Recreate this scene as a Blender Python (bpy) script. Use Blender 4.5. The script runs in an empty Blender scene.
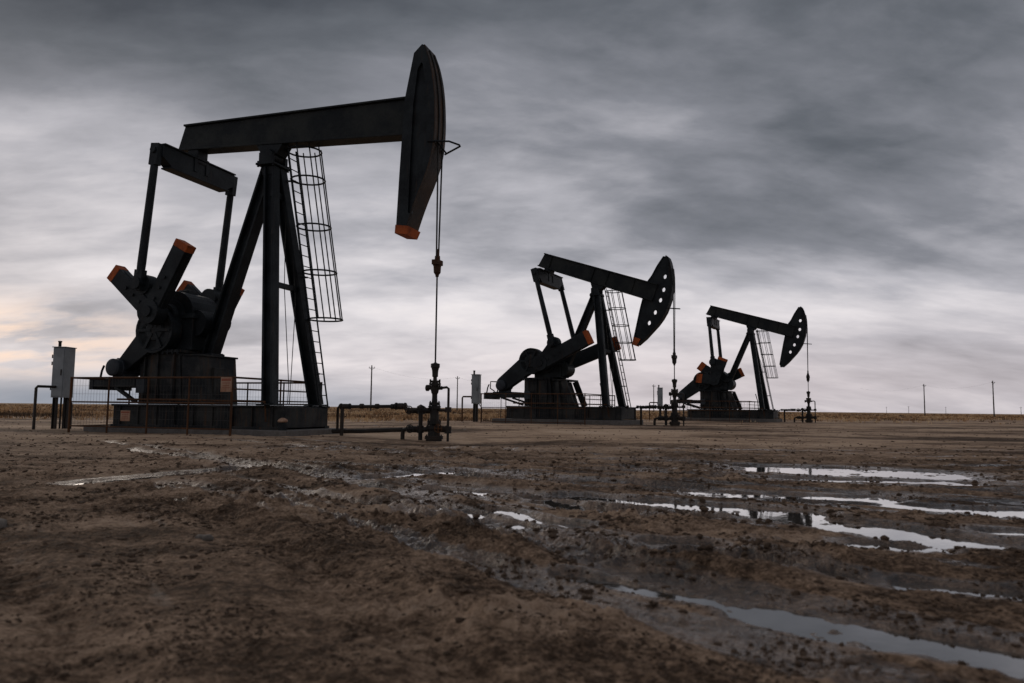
import bpy, math, random
import numpy as np
random.seed(7)
rng = np.random.default_rng(11)
R = math.radians
scene = bpy.context.scene
COL = scene.collection

# ------------------------------------------------------------------ materials
def new_mat(name):
    m = bpy.data.materials.new(name); m.use_nodes = True
    nt = m.node_tree
    return m, nt, nt.nodes['Principled BSDF']

def node(nt, kind, **kw):
    n = nt.nodes.new(kind)
    for k, v in kw.items():
        if k in n.inputs.keys() if hasattr(n.inputs, 'keys') else False:
            n.inputs[k].default_value = v
        else:
            setattr(n, k, v)
    return n

def noise(nt, vec, scale, detail=5, rough=.6, dist=0.0):
    n = nt.nodes.new('ShaderNodeTexNoise')
    n.inputs['Scale'].default_value = scale; n.inputs['Detail'].default_value = detail
    n.inputs['Roughness'].default_value = rough; n.inputs['Distortion'].default_value = dist
    if vec is not None: nt.links.new(vec, n.inputs['Vector'])
    return n

def ramp(nt, fac, stops):
    r = nt.nodes.new('ShaderNodeValToRGB')
    e = r.color_ramp.elements
    while len(e) < len(stops): e.new(.5)
    for i, (p, c) in enumerate(stops):
        e[i].position = p
        e[i].color = (c, c, c, 1) if isinstance(c, (int, float)) else (*c, 1)
    if fac is not None: nt.links.new(fac, r.inputs['Fac'])
    return r

def mix(nt, fac, a, b, blend='MIX'):
    m = nt.nodes.new('ShaderNodeMix'); m.data_type = 'RGBA'; m.blend_type = blend
    for s, v in ((m.inputs[0], fac), (m.inputs[6], a), (m.inputs[7], b)):
        if hasattr(v, 'links'): nt.links.new(v, s)
        elif isinstance(v, (int, float)): s.default_value = v
        else: s.default_value = (*v, 1)
    return m.outputs[2]

def math_node(nt, op, a, b=None, clamp=False):
    m = nt.nodes.new('ShaderNodeMath'); m.operation = op; m.use_clamp = clamp
    for s, v in ((m.inputs[0], a), (m.inputs[1], b)):
        if v is None: continue
        if hasattr(v, 'links'): nt.links.new(v, s)
        else: s.default_value = v
    return m.outputs[0]

def bump(nt, h, strength, dist, bsdf):
    b = nt.nodes.new('ShaderNodeBump')
    b.inputs['Strength'].default_value = strength; b.inputs['Distance'].default_value = dist
    nt.links.new(h, b.inputs['Height']); nt.links.new(b.outputs[0], bsdf.inputs['Normal'])

def painted(name, base, worn, rust, rough=.45, rust_amt=.5, streak=True, metallic=0.0):
    """painted steel: slight tone drift, worn patches, rust specks and vertical streaks"""
    m, nt, b = new_mat(name)
    tc = nt.nodes.new('ShaderNodeTexCoord').outputs['Object']
    n1 = noise(nt, tc, 1.3, 6, .62)
    c = mix(nt, ramp(nt, n1.outputs['Fac'], [(.42, 0.0), (.6, 1.0)]).outputs[0], base, worn)
    mp = nt.nodes.new('ShaderNodeMapping'); nt.links.new(tc, mp.inputs[0])
    mp.inputs['Scale'].default_value = (4, 4, .35 if streak else 4)
    n2 = noise(nt, mp.outputs[0], 2.2, 8, .7)
    rf = ramp(nt, n2.outputs['Fac'], [(.72 - .22 * rust_amt, 0.0), (.9 - .2 * rust_amt, 1.0)]).outputs[0]
    c = mix(nt, rf, c, rust)
    nt.links.new(c, b.inputs['Base Color'])
    n3 = noise(nt, tc, 24, 4, .6)
    nt.links.new(ramp(nt, n3.outputs['Fac'], [(.3, rough - .1), (.7, rough + .2)]).outputs[0], b.inputs['Roughness'])
    b.inputs['Metallic'].default_value = metallic
    b.inputs['Specular IOR Level'].default_value = .20
    bump(nt, n3.outputs['Fac'], .25, .01, b)
    return m

M = {}
M['black'] = painted('black_painted_steel', (.0045, .0062, .008), (.015, .0195, .022), (.050, .027, .014), .48, .6)
M['beam'] = painted('weathered_beam_paint', (.005, .007, .0085), (.019, .021, .019), (.050, .040, .022), .5, .45, streak=False)
M['pedestal'] = painted('greasy_pedestal_paint', (.006, .008, .010), (.034, .034, .032), (.075, .036, .015), .55, .85)
M['orange'] = painted('safety_orange_paint', (.42, .095, .022), (.26, .058, .016), (.06, .028, .014), .6, .95)
M['rust'] = painted('rusty_pipe', (.085, .038, .016), (.045, .022, .012), (.16, .062, .02), .7, .8)
M['darkpipe'] = painted('dark_oily_pipe', (.016, .015, .014), (.035, .026, .02), (.08, .04, .02), .5, .6)
M['motor'] = painted('blue_grey_motor_paint', (.018, .022, .028), (.035, .040, .047), (.06, .035, .02), .5, .5)
M['cabinet'] = painted('light_grey_cabinet_paint', (.27, .29, .30), (.20, .215, .225), (.14, .09, .055), .5, .4)
M['wire'] = painted('galvanised_wire', (.05, .048, .045), (.08, .076, .07), (.09, .05, .03), .5, .4, metallic=.5)
M['cable'] = painted('oiled_wire_rope', (.014, .014, .014), (.025, .023, .02), (.05, .03, .02), .45, .4)
M['rod'] = painted('polished_rod_steel', (.05, .05, .05), (.03, .03, .03), (.06, .035, .02), .35, .4, metallic=.6)
M['wood'] = painted('weathered_pole_wood', (.055, .045, .038), (.085, .072, .06), (.035, .028, .022), .85, .6)
M['sign'] = painted('faded_sign_enamel', (.40, .27, .19), (.30, .16, .10), (.16, .065, .03), .6, .9)
M['wear'] = painted('worn_rusty_edge', (.05, .03, .018), (.02, .015, .012), (.13, .055, .022), .5, .7)
M['sign_red'] = painted('faded_sign_red', (.26, .075, .045), (.28, .13, .085), (.12, .05, .03), .6, .8)

def concrete_mat():
    m, nt, b = new_mat('stained_concrete')
    tc = nt.nodes.new('ShaderNodeTexCoord').outputs['Object']
    n1 = noise(nt, tc, .9, 8, .65); n2 = noise(nt, tc, 9, 6, .7)
    c = ramp(nt, n1.outputs['Fac'], [(.3, (.055, .046, .038)), (.55, (.12, .10, .083)), (.75, (.17, .145, .12))]).outputs[0]
    c = mix(nt, .35, c, ramp(nt, n2.outputs['Fac'], [(.3, .04), (.7, .22)]).outputs[0])
    nt.links.new(c, b.inputs['Base Color']); b.inputs['Roughness'].default_value = .9
    bump(nt, n2.outputs['Fac'], .5, .03, b)
    return m
M['concrete'] = concrete_mat()

# ------------------------------------------------------------------ mesh builder
class MB:
    def __init__(s): s.v = []; s.f = []; s.sm = []
    def add(s, vs, fs, smooth=False):
        o = len(s.v); s.v += [tuple(map(float, p)) for p in vs]
        for f in fs: s.f.append(tuple(i + o for i in f)); s.sm.append(smooth)
    def box(s, lo, hi):
        (a, b, c), (d, e, f) = lo, hi
        s.add([(a,b,c),(d,b,c),(d,e,c),(a,e,c),(a,b,f),(d,b,f),(d,e,f),(a,e,f)],
              [(0,3,2,1),(4,5,6,7),(0,1,5,4),(1,2,6,5),(2,3,7,6),(3,0,4,7)])
    def bar(s, p0, p1, w, h, up=(0,0,1), w1=None, h1=None):
        p0, p1, up = map(lambda q: np.array(q, float), (p0, p1, up))
        d = p1 - p0; d /= np.linalg.norm(d)
        a = np.cross(d, up)
        if np.linalg.norm(a) < 1e-4: a = np.cross(d, (1, 0, 0))
        a /= np.linalg.norm(a); b = np.cross(a, d)
        w1 = w if w1 is None else w1; h1 = h if h1 is None else h1
        vs = [p0+a*w/2*i+b*h/2*j for i, j in ((-1,-1),(1,-1),(1,1),(-1,1))] + \
             [p1+a*w1/2*i+b*h1/2*j for i, j in ((-1,-1),(1,-1),(1,1),(-1,1))]
        s.add(vs, [(0,3,2,1),(4,5,6,7),(0,1,5,4),(1,2,6,5),(2,3,7,6),(3,0,4,7)][::1])
    def ibar(s, p0, p1, w, h, up=(0,0,1), t=.05):
        """H section bar: two flanges of width w, web depth h"""
        p0, p1, up = map(lambda q: np.array(q, float), (p0, p1, up))
        d = p1 - p0; d /= np.linalg.norm(d); a = np.cross(d, up); a /= np.linalg.norm(a); b = np.cross(a, d)
        prof = [(-w/2,-h/2),(w/2,-h/2),(w/2,-h/2+t),(t/2,-h/2+t),(t/2,h/2-t),(w/2,h/2-t),(w/2,h/2),(-w/2,h/2),
                (-w/2,h/2-t),(-t/2,h/2-t),(-t/2,-h/2+t),(-w/2,-h/2+t)]
        n = len(prof)
        vs = [p0+a*x+b*y for x, y in prof] + [p1+a*x+b*y for x, y in prof]
        fs = [(i, (i+1) % n, (i+1) % n+n, i+n) for i in range(n)]
        fs += [(0,11,10,3,2,1)[::1], (4,9,8,7,6,5)[::1], (3,10,9,4)]
        fs += [(12,13,14,15,22,23), (16,17,18,19,20,21), (15,16,21,22)]
        s.add(vs, fs)
    def tube(s, p0, p1, r, n=10, r1=None, cap=True):
        s.path([p0, p1], [r, r if r1 is None else r1], n, cap)
    def path(s, pts, r, n=8, cap=True):
        pts = [np.array(p, float) for p in pts]
        if not hasattr(r, '__len__'): r = [r]*len(pts)
        rings = []; prev = None
        for i, p in enumerate(pts):
            d = (pts[min(i+1, len(pts)-1)] - pts[max(i-1, 0)]); d /= np.linalg.norm(d)
            if prev is None:
                a = np.cross(d, (0,0,1) if abs(d[2]) < .9 else (1,0,0))
            else: a = prev - d*np.dot(prev, d)
            a /= np.linalg.norm(a); prev = a; b = np.cross(d, a)
            rings.append([p + r[i]*(a*math.cos(2*math.pi*k/n)+b*math.sin(2*math.pi*k/n)) for k in range(n)])
        vs = [q for g in rings for q in g]; fs = []
        for i in range(len(pts)-1):
            for k in range(n):
                fs.append((i*n+k, i*n+(k+1) % n, (i+1)*n+(k+1) % n, (i+1)*n+k))
        s.add(vs, fs, True)
        if cap:
            s.add(rings[0], [tuple(range(n))[::-1]]); s.add(rings[-1], [tuple(range(n))])
    def lathe(s, base, axis, prof, n=14):
        """prof: list of (distance along axis, radius)"""
        base = np.array(base, float); axis = np.array(axis, float)
        s_pts = [base + axis*t for t, r in prof]; rr = [max(r, 1e-4) for t, r in prof]
        a = np.cross(axis, (0,0,1) if abs(axis[2]) < .9 else (1,0,0)); a /= np.linalg.norm(a); b = np.cross(axis, a)
        for i in range(len(prof)-1):
            r0 = [s_pts[i]+rr[i]*(a*math.cos(2*math.pi*k/n)+b*math.sin(2*math.pi*k/n)) for k in range(n)]
            r1 = [s_pts[i+1]+rr[i+1]*(a*math.cos(2*math.pi*k/n)+b*math.sin(2*math.pi*k/n)) for k in range(n)]
            s.add(r0+r1, [(k, (k+1) % n, n+(k+1) % n, n+k) for k in range(n)], True)
    def prism(s, poly, y0, y1, plane='xz'):
        f = (lambda a, b, c: (a, c, b)) if plane == 'xz' else (lambda a, b, c: (c, a, b))
        n = len(poly)
        vs = [f(x, z, y0) for x, z in poly] + [f(x, z, y1) for x, z in poly]
        s.add(vs, [tuple(range(n)), tuple(range(2*n-1, n-1, -1))] + [(i, i+n, (i+1) % n+n, (i+1) % n) for i in range(n)])
    def hoop(s, c, rx, ry, r, a0=0, a1=2*math.pi, n=20, ang=0):
        pts = []
        for k in range(n+1):
            t = a0+(a1-a0)*k/n; x = rx*math.cos(t); y = ry*math.sin(t)
            pts.append((c[0]+x*math.cos(ang)-y*math.sin(ang), c[1]+x*math.sin(ang)+y*math.cos(ang), c[2]))
        s.path(pts, r, 6, False)
    def build(s, name, mat, parent=None, bevel=0.0):
        me = bpy.data.meshes.new(name)
        me.from_pydata(s.v, [], s.f); me.polygons.foreach_set('use_smooth', s.sm)
        import bmesh
        bm = bmesh.new(); bm.from_mesh(me); bmesh.ops.recalc_face_normals(bm, faces=bm.faces); bm.to_mesh(me); bm.free()
        me.materials.append(M[mat] if isinstance(mat, str) else mat)
        o = bpy.data.objects.new(name, me); COL.objects.link(o)
        if parent: o.parent = parent
        if bevel:
            b = o.modifiers.new('Bevel', 'BEVEL'); b.width = bevel; b.segments = 2; b.limit_method = 'ANGLE'; b.angle_limit = R(40)
        return o

def tag(o, label=None, cat=None, group=None, kind=None):
    if label: o['label'] = label
    if cat: o['category'] = cat
    if group: o['group'] = group
    if kind: o['kind'] = kind
    return o

def empty(name, loc, rz=0, label=None, cat=None, group=None):
    o = bpy.data.objects.new(name, None); COL.objects.link(o)
    o.location = loc; o.rotation_euler = (0, 0, rz); o.empty_display_size = .3
    return tag(o, label, cat, group)

def place(o, site):
    """put a mesh built in site coordinates at its site"""
    o.location = (site['x'], site['y'], site['z']); o.rotation_euler = (0, 0, site['az'])
    return o

# ------------------------------------------------------------------ the three well sites
SITES = [
    dict(x=-7.513, y=23.162, z=0.0, az=-.325, Hb=8.57, A=5.66, C=2.93, tilt=R(-2.4), W=1.72, xf=1.07, yf=1.17,
         xr=-2.06, zr=2.33, lw=.40, kz=1.0),
    dict(x=4.224, y=37.695, z=.12, az=-.454, Hb=6.70, A=3.88, C=2.83, tilt=R(-19.6), W=1.62, xf=.92, yf=1.25,
         xr=-1.94, zr=2.12, lw=.36, kz=.78),
    dict(x=17.535, y=55.583, z=.09, az=-.472, Hb=6.70, A=3.88, C=2.83, tilt=R(-17.7), W=1.45, xf=.92, yf=1.2,
         xr=-1.94, zr=2.12, lw=.36, kz=.78),
]
PJ_LABEL = ['largest pumpjack, nearest the camera, with a solid box shaped horse head and level beam',
            'middle pumpjack with nose down beam and two parallel orange tipped counterweights',
            'smallest pumpjack, farthest away, with orange patches on its raised crank weights']

def holed_prism(name, poly, holes, hr, y0, y1, mat, parent):
    cu = bpy.data.curves.new(name, 'CURVE'); cu.dimensions = '2D'; cu.fill_mode = 'BOTH'; cu.extrude = (y1-y0)/2
    def spl(pts):
        s = cu.splines.new('POLY'); s.points.add(len(pts)-1); s.use_cyclic_u = True
        for p, (x, z) in zip(s.points, pts): p.co = (x, z, 0, 1)
    spl(poly)
    for hx, hz in holes:
        spl([(hx+hr*.8*math.cos(-t*math.pi/8), hz+hr*math.sin(-t*math.pi/8)) for t in range(16)])
    tmp = bpy.data.objects.new('tmp', cu); COL.objects.link(tmp)
    bpy.context.view_layer.update()
    me = bpy.data.meshes.new_from_object(tmp)
    bpy.data.objects.remove(tmp); me.name = name
    for v in me.vertices:
        x, z, e = v.co; v.co = (x, e+(y0+y1)/2, z)
    me.materials.clear(); me.materials.append(M[mat])
    o = bpy.data.objects.new(name, me); COL.objects.link(o); o.parent = parent
    return o

def counterweight(root, name, y0, y1, shaft, ang, length, w, tip=.22, back=.25):
    """a box section crank weight arm, its outer end painted orange"""
    sx, sz = shaft; ca, sa = math.cos(ang), math.sin(ang)
    m = MB(); yc = (y0+y1)/2; wy = y1-y0
    up = (-sa, 0, ca)
    p = lambda t: (sx+ca*t, yc, sz+sa*t)
    m.bar(p(-back), p(length-tip), wy, w, up)
    # raised lip and clamp bolts along the faces
    m.bar(p(.15), p(length-tip-.1), wy*.5, w+.05, up)
    for t in (.45, .8, 1.15):
        if t < length-.4:
            q = np.array(p(t)); m.tube(q+np.array((0, -wy/2-.05, 0)), q+np.array((0, wy/2+.05, 0)), .055, 6)
    o = m.build(name, 'black', root, .015)
    t = MB(); t.bar(p(length-tip), p(length), wy+.006, w+.006, up)
    t.build('painted_end', 'orange', o, .012)
    return o

def smooth_line(pts, it=3):
    p = np.array(pts, float)
    for _ in range(it):
        q = [p[0]]
        for a, b in zip(p[:-1], p[1:]): q += [a*.75+b*.25, a*.25+b*.75]
        q.append(p[-1]); p = np.array(q)
    return [tuple(v) for v in p]

def make_pumpjack(i):
    S = SITES[i]; big = i == 0
    root = empty('pumpjack', (S['x'], S['y'], S['z']), S['az'], PJ_LABEL[i], 'pumpjack', 'pumpjacks on the oil field')
    Hb, C, tl, W = S['Hb'], S['C'], S['tilt'], S['W']
    ct, st = math.cos(tl), math.sin(tl)
    B = lambda x, z: (x*ct-z*st, Hb+x*st+z*ct)          # beam frame -> site frame (x, z)
    def B3(x, y, z): a, b = B(x, z); return (a, y, b)
    # ---- skid base: two long I beams, cross members and deck plate
    m = MB(); x0, x1 = (-4.6, 1.5) if big else (-4.4, 1.65)
    zb = .2 if big else .26
    for s in (-1, 1):
        m.box((x0, s*1.13-.05, zb), (x1, s*1.13+.05, .85)); m.box((x0-.02, s*1.13-.13, .80), (x1+.02, s*1.13+.13, .86))
        m.box((x0-.02, s*1.13-.13, zb-.02), (x1+.02, s*1.13+.13, zb+.05))
        for k in range(9):
            xx = x0+.3+k*(x1-x0-.6)/8
            m.box((xx-.02, s*1.13-.11, zb+.05), (xx+.02, s*1.13+.11, .80))
    for k in range(5):
        xx = x0+.06+k*(x1-x0-.12)/4
        m.box((xx-.06, -1.08, zb+.02), (xx+.06, 1.08, .79))
    m.box((x0+.2, -1.02, .79), (x1-.1, 1.02, .82))
    base = m.build('skid_base', 'pedestal', root, .01)
    # ---- pedestal under the gearbox
    zp = 2.44 if big else 2.2
    m = MB(); px0, px1 = (-3.95, -2.45) if big else (-3.55, -2.15)
    m.prism([(px0, .865), (px1+.15, .865), (px1, zp), (px0, zp)], -.88, .88)
    m.box((px0-.08, -.98, zp+.003), (px1+.08, .98, zp+.09))
    for xx in (px0+.25, (px0+px1)/2, px1-.15):
        for s in (-1, 1): m.bar((xx, s*.93, .87), (xx, s*.9, zp), .05, .14, (0, 1, 0))
    if big: m.prism([(-3.2, 1.25), (-2.6, 1.25), (-2.6, 2.2), (-3.2, 2.2)], -.9, -.885)
    m.build('pedestal', 'pedestal', root, .015)
    # oil drip pipe along the skid, brake lever, junction box, bolted flange row
    m = MB(); m.path([(px0-.4, -1.3, 1.0), (px1+.4, -1.3, 1.0), (1.0, -1.3, .96), (1.05, -1.3, .4)], .03, 8); m.build('drain_pipe', 'rust', root)
    m = MB(); m.box((px0+.1, -1.12, 1.2), (px0+.42, -.985, 1.62)); m.build('junction_box', 'motor', root, .01)
    m = MB(); m.path([(.55, -.55, .86), (.5, -.55, 1.5), (.35, -.5, 2.0)], .03, 8); m.build('brake_lever', 'black', root)
    m = MB(); m.box((px0-.06, -1.01, zp+.0), (px1+.06, -.985, zp+.05))
    for k in range(9): m.tube((px0+.02+k*(px1-px0)/8, -1.0, zp+.09), (px0+.02+k*(px1-px0)/8, -1.0, zp-.06), .035, 6)
    m.build('bolt_row', 'black', root)
    # stand that carries the back leg
    m = MB(); zs = S['zr']
    if big:
        m.prism([(px1+.16, .865), (-1.62, .865), (-1.76, zs), (px1+.01, zs)], -.84, .84)
        m.box((-1.75, -.3, 1.1), (-1.62, .25, 2.0))
        m.box((px1+.12, -.88, zs+.003), (-1.70, .88, zs+.06))
    else:
        for s in (-1, 1):
            m.bar((-1.45, s*.8, zs), (-.95, s*.85, .86), .12, .3, (1, 0, 0))
            m.bar((px1+.35, s*.8, zs-.02), (px1+.5, s*.85, .86), .1, .2, (1, 0, 0))
        m.prism([(px1+.17, .865), (-1.2, .865), (-1.62, zs-.02), (px1+.02, zs-.02)], -.72, .72)
        m.box((px1+.1, -.9, zs), (-1.32, .9, zs+.09))
        m.bar((-1.2, -.85, 1.5), (-1.2, .85, 1.5), .1, .1)
    m.build('leg_stand', 'pedestal', root, .012)
    # ---- gearbox
    sx, sz = (-3.04, 3.63) if big else (-2.42, 2.98)
    g = (1.0, .92, 1.05)[i]
    m = MB()
    pr = []
    for k in range(13):
        a = math.pi*k/12
        pr.append((sx+.78*g*math.cos(a), sz+.05+.72*g*math.sin(a)))
    pr += [(sx-.78*g, zp+.1), (sx+.78*g, zp+.1)]
    m.prism(pr, -.62*g, .62*g)
    m.prism([(sx-.9*g, sz-.12), (sx+.9*g, sz-.12), (sx+.9*g, sz+.02), (sx-.9*g, sz+.02)], -.74*g, .74*g)
    for s in (-1, 1):
        m.lathe((sx, s*.6*g, sz), (0, s, 0), [(0, .5*g), (.12, .48*g), (.14, .34*g), (.3, .3*g), (.3, 0)], 18)
        m.lathe((sx-.62*g, s*.55*g, sz+.05), (0, s, 0), [(0, .3*g), (.2, .28*g), (.2, 0)], 14)
    m.tube((sx, -W, sz), (sx, W, sz), .17, 14)
    # cover drum toward the front
    m.tube((sx+.75*g, -.5*g, sz-.25), (sx+.75*g, .55*g, sz-.25), .42*g, 18)
    m.box((sx-.2, -.2, sz+.7*g), (sx+.2, .2, sz+.86*g))
    m.build('gearbox', 'black', root, .015)
    # ---- cranks, weights
    if big:
        pin = (-3.33, 4.46); r = .3
        arms = [[(R(61), 2.34), (R(139.5), 1.98)], [(R(61), 1.4), (R(139.5), 1.98)]]
    elif i == 1:
        pin = (-1.74, 3.96)
        arms = [[(R(26), 2.86)], [(R(20.5), 3.3)]]
    else:
        pin = (-2.45, 4.30)
        arms = [[(R(68), 1.75), (R(172), 1.3)], [(R(24), 1.75), (R(142), 2.05)]]
    for s, aset in zip((-1, 1), arms):
        y0, y1 = sorted((s*(W-.46), s*(W-.10)))
        m = MB()
        ap = math.atan2(pin[1]-sz, pin[0]-sx); L = math.hypot(pin[1]-sz, pin[0]-sx)
        m.lathe((sx, (y0+y1)/2-.22, sz), (0, 1, 0), [(0, 0), (0, .38), (.44, .38), (.44, 0)], 18)
        m.bar((sx, (y0+y1)/2, sz), (pin[0], (y0+y1)/2, pin[1]), .28, .55, (-math.sin(ap), 0, math.cos(ap)), .28, .42)
        m.lathe((pin[0], (y0+y1)/2-.2, pin[1]), (0, 1, 0), [(0, 0), (0, .31), (.4, .31), (.4, 0)], 18)
        m.tube((pin[0], y0 if s > 0 else y1, pin[1]), (pin[0], s*(W+.14), pin[1]), .1, 12)
        cr = m.build('crank_arm', 'black', root, .012)
        for ang, ln in aset:
            counterweight(cr, 'counterweight', y0, y1, (sx, sz), ang, ln, .52 if big else (.68 if i == 1 else .66), .42 if i == 2 and ang > 1.6 else (.2 if i == 2 else .22))
    # ---- pitman arms and equalizer
    tx, tz = B(-C, 0)
    ez = tz-.22
    for s in (-1, 1):
        m = MB(); pb = (pin[0], s*W, pin[1]); pt = (tx-.02, s*W, ez+.05)
        pb, pt = np.array(pb), np.array(pt); d = (pt-pb)/np.linalg.norm(pt-pb)
        m.path([pb+d*.3, pb+d*.6, pt-d*.5, pt-d*.3], [.12, .13, .115, .1], 12)
        m.bar(pb-d*.2, pb+d*.42, .2, .3, (1, 0, 0)); m.bar(pt-d*.45, pt+d*.22, .2, .3, (1, 0, 0))
        m.tube(pb+np.array((0, -.17, 0)), pb+np.array((0, .17, 0)), .17, 14)
        m.tube(pt+np.array((0, -.16, 0)), pt+np.array((0, .16, 0)), .1, 12)
        m.build('pitman', 'black', root, .01)
    m = MB(); hz = .36
    m.prism([(-W+.08, ez+hz*.7), (W-.08, ez+hz*.7), (W-.08, ez-.12), (W-.5, ez-hz), (-W+.5, ez-hz), (-W+.08, ez-.12)], tx-.17, tx+.17, 'yz')
    m.box((tx-.23, -W+.1, ez+hz*.7+.003), (tx+.23, W-.1, ez+hz*.7+.05))
    m.bar((tx, -W+.4, ez-hz-.003), (tx, W-.4, ez-hz-.003), .4, .05)
    m.build('equalizer', 'black', root, .012)
    # tail bearing between equalizer and beam
    bb = .35 if big else .26
    m = MB(); m.tube((tx, -.34, tz), (tx, .34, tz), .2, 16)
    for s in (-1, 1): m.box((tx-.2, s*.26-.07, ez-hz*.5), (tx+.2, s*.26+.07, tz+.12))
    p = B3(-C, 0, bb); q = B3(-C, 0, .05)
    m.bar(q, p, .46, .4, (1, 0, 0))
    m.build('tail_bearing', 'black', root, .012)
    # ---- walking beam (tapered I section, stiffeners, flange lips)
    xr, xf = (-C-.66, 4.64) if big else (-C-.62, 2.95)
    hr, hf = (.86, 1.15) if big else (.74, .86)
    m = MB(); fw = .27; t = .06
    def sec(x, h, dz=0):
        return [B3(x, y, bb+z) for y, z in ((-fw,0),(fw,0),(fw,t),(.18,t),(.18,h-t),(fw,h-t),(fw,h),(-fw,h),(-fw,h-t),(-.18,h-t),(-.18,t),(-fw,t))]
    a, b_ = sec(xr+(.22 if big else .14), hr), sec(xf, hf); n = 12
    a[0:2] = [B3(xr, -fw, bb), B3(xr, fw, bb)]; a[2] = B3(xr, fw, bb+t); a[11] = B3(xr, -fw, bb+t)
    a[3] = B3(xr+.01, .18, bb+t); a[10] = B3(xr+.01, -.18, bb+t)
    m.add(a+b_, [(k, (k+1) % n, (k+1) % n+n, k+n) for k in range(n)] +
          [(0,11,10,3,2,1), (4,9,8,7,6,5), (3,10,9,4), (12,13,14,15,22,23), (16,17,18,19,20,21), (15,16,21,22)])
    for xx in (() if big else (-C, -.4, .4, 1.8)):
        hh = hr+(hf-hr)*(xx-xr)/(xf-xr)
        for s in (-1, 1): m.bar(B3(xx, s*.215, bb+t), B3(xx, s*.215, bb+hh-t), .07, .03, (1, 0, 0))
    wb = m.build('walking_beam', 'beam', root, .008)
    # ---- saddle bearing and samson posts
    g2 = 1.0 if big else .82
    m = MB(); m.tube((0, -.40*g2, Hb), (0, .40*g2, Hb), .2*g2, 18)
    for s in (-1, 1): m.box((-.24*g2, s*.34*g2-.07, Hb-.26), (.24*g2, s*.34*g2+.07, Hb+.06))
    m.bar(B3(0, 0, .03), B3(0, 0, bb-.002), .5*g2, .56*g2, (1, 0, 0), .5*g2, .95*g2)
    m.box((-.33*g2, -.44*g2, Hb-.33), (.33*g2, .44*g2, Hb-.26))
    m.box((-.2*g2, -.27*g2, Hb-.62), (.2*g2, .27*g2, Hb-.33))
    for a_ in (-.27, .27):
        for s in (-1, 1): m.tube((a_*g2, s*.38*g2, Hb-.38), (a_*g2, s*.38*g2, Hb-.2), .04, 6)
    m.build('saddle_bearing', 'black', root, .012)
    lw = S['lw']; top = Hb-.36
    for s in (-1, 1):
        m = MB(); m.ibar((.08, s*.18, top), (S['xf'], s*S['yf'], .88), lw*.82, lw*.9, (1, 0, 0), .07)
        m.box((S['xf']-.28, s*S['yf']-.26, .862), (S['xf']+.28, s*S['yf']+.2, .91))
        m.build('samson_leg', 'black', root, .008)
    m = MB(); m.ibar((-.1, 0, top), (S['xr'], 0, S['zr']+.06), lw*1.0, lw*1.0, (1, 0, 0), .07)
    m.box((S['xr']-.3, -.3, S['zr']+.06), (S['xr']+.3, .3, S['zr']+.12))
    m.build('back_leg', 'black', root, .008)
    m = MB()
    zc = .85+(Hb-.85)*.47
    f = (top-zc)/(top-.88)
    xx, yy = .12+(S['xf']-.12)*f, .22+(S['yf']-.22)*f
    m.bar((xx, -yy+.1, zc), (xx, yy-.1, zc), .12, .16)
    m.build('leg_brace', 'black', root, .008); m = MB()
    f2 = .12; m.bar((.12+(S['xf']-.12)*f2, -.38, top-f2*(top-.88)), (.12+(S['xf']-.12)*f2, .38, top-f2*(top-.88)), .1, .2)
    m.build('leg_brace', 'black', root, .008)
    # brake cable from the beam saddle down to the brake lever
    m = MB(); m.path([(.3, .3, top-.5), (.5, .1, 4.5), (.75, .15, 1.5), (.7, .2, .9)], .012, 6); m.path([(.35, .5, top-1.2), (.75, .35, 4.0), (.7, .3, .9)], .012, 6)
    m.build('brake_cable', 'cable', root)
    # ---- horse head
    if big:
        Rh = 5.65
        arc = smooth_line([(4.76, 5.79), (5.07, 6.7), (5.38, 7.4), (5.58, 8.05), (5.65, 8.6), (5.655, 9.3), (5.6, 10.1), (5.46, 10.8), (5.27, 11.3)], 2)
        back = [(5.2, 11.33), (4.95, 11.1), (4.69, 9.76), (4.62, 8.5), (4.57, 7.5), (4.50, 5.82)]
        poly = arc + back
        m = MB(); hw = .36
        m.prism(poly, -hw+.09, hw-.09)
        # rims standing proud of the recessed side panels
        inn = []; k = len(poly); P = np.array(poly); cx_, cz_ = 5.15, 8.6
        for q_ in P:
            inn.append((cx_+(q_[0]-cx_)*.46+.02, cz_+(q_[1]-cz_)*.80))
        for s in (-1, 1):
            ys, ye = s*(hw-.091), s*hw
            vs = [(x, ys, z) for x, z in poly]+[(x, ye, z) for x, z in poly]+[(x, ye, z) for x, z in inn]+[(x, ys, z) for x, z in inn]
            fs = []
            for a in range(k):
                b2 = (a+1) % k
                fs += [(a, b2, b2+k, a+k), (a+k, b2+k, b2+2*k, a+2*k), (a+2*k, b2+2*k, b2+3*k, a+3*k)]
            m.add(vs, fs)
        hd = m.build('horse_head', 'black', root, .006); m = MB()
        # front wear plate, slightly wider than the box
        for a in range(len(arc)-1):
            p0, p1 = arc[a], arc[a+1]
            m.bar((p0[0]+.012, 0, p0[1]), (p1[0]+.012, 0, p1[1]), .03, .75, (0, 1, 0))
        m.build('wear_plate', 'wear', hd)
        m = MB()
        m.prism([(4.485, 5.80), (4.50, 6.05), (4.90, 5.99), (4.925, 5.98), (4.825, 5.76), (4.77, 5.765)], -hw-.03, hw+.03)
        m.build('painted_tip', 'orange', hd)
        # wireline guard loop on the head front
        m = MB(); gz = 8.3
        m.path([(5.5, -.39, gz+.1), (6.1, -.34, gz+.05), (6.32, -.1, gz), (6.3, .0, gz), (5.66, .39, gz-.05)], .028, 8)
        m.path([(5.45, -.38, gz+.1), (5.72, -.38, gz+.1), (5.7, .39, gz-.02)], .026, 8)
        m.build('rope_guard', 'black', hd)
        rh = Rh+.03
    else:
        tb = R(-19.6)
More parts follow.
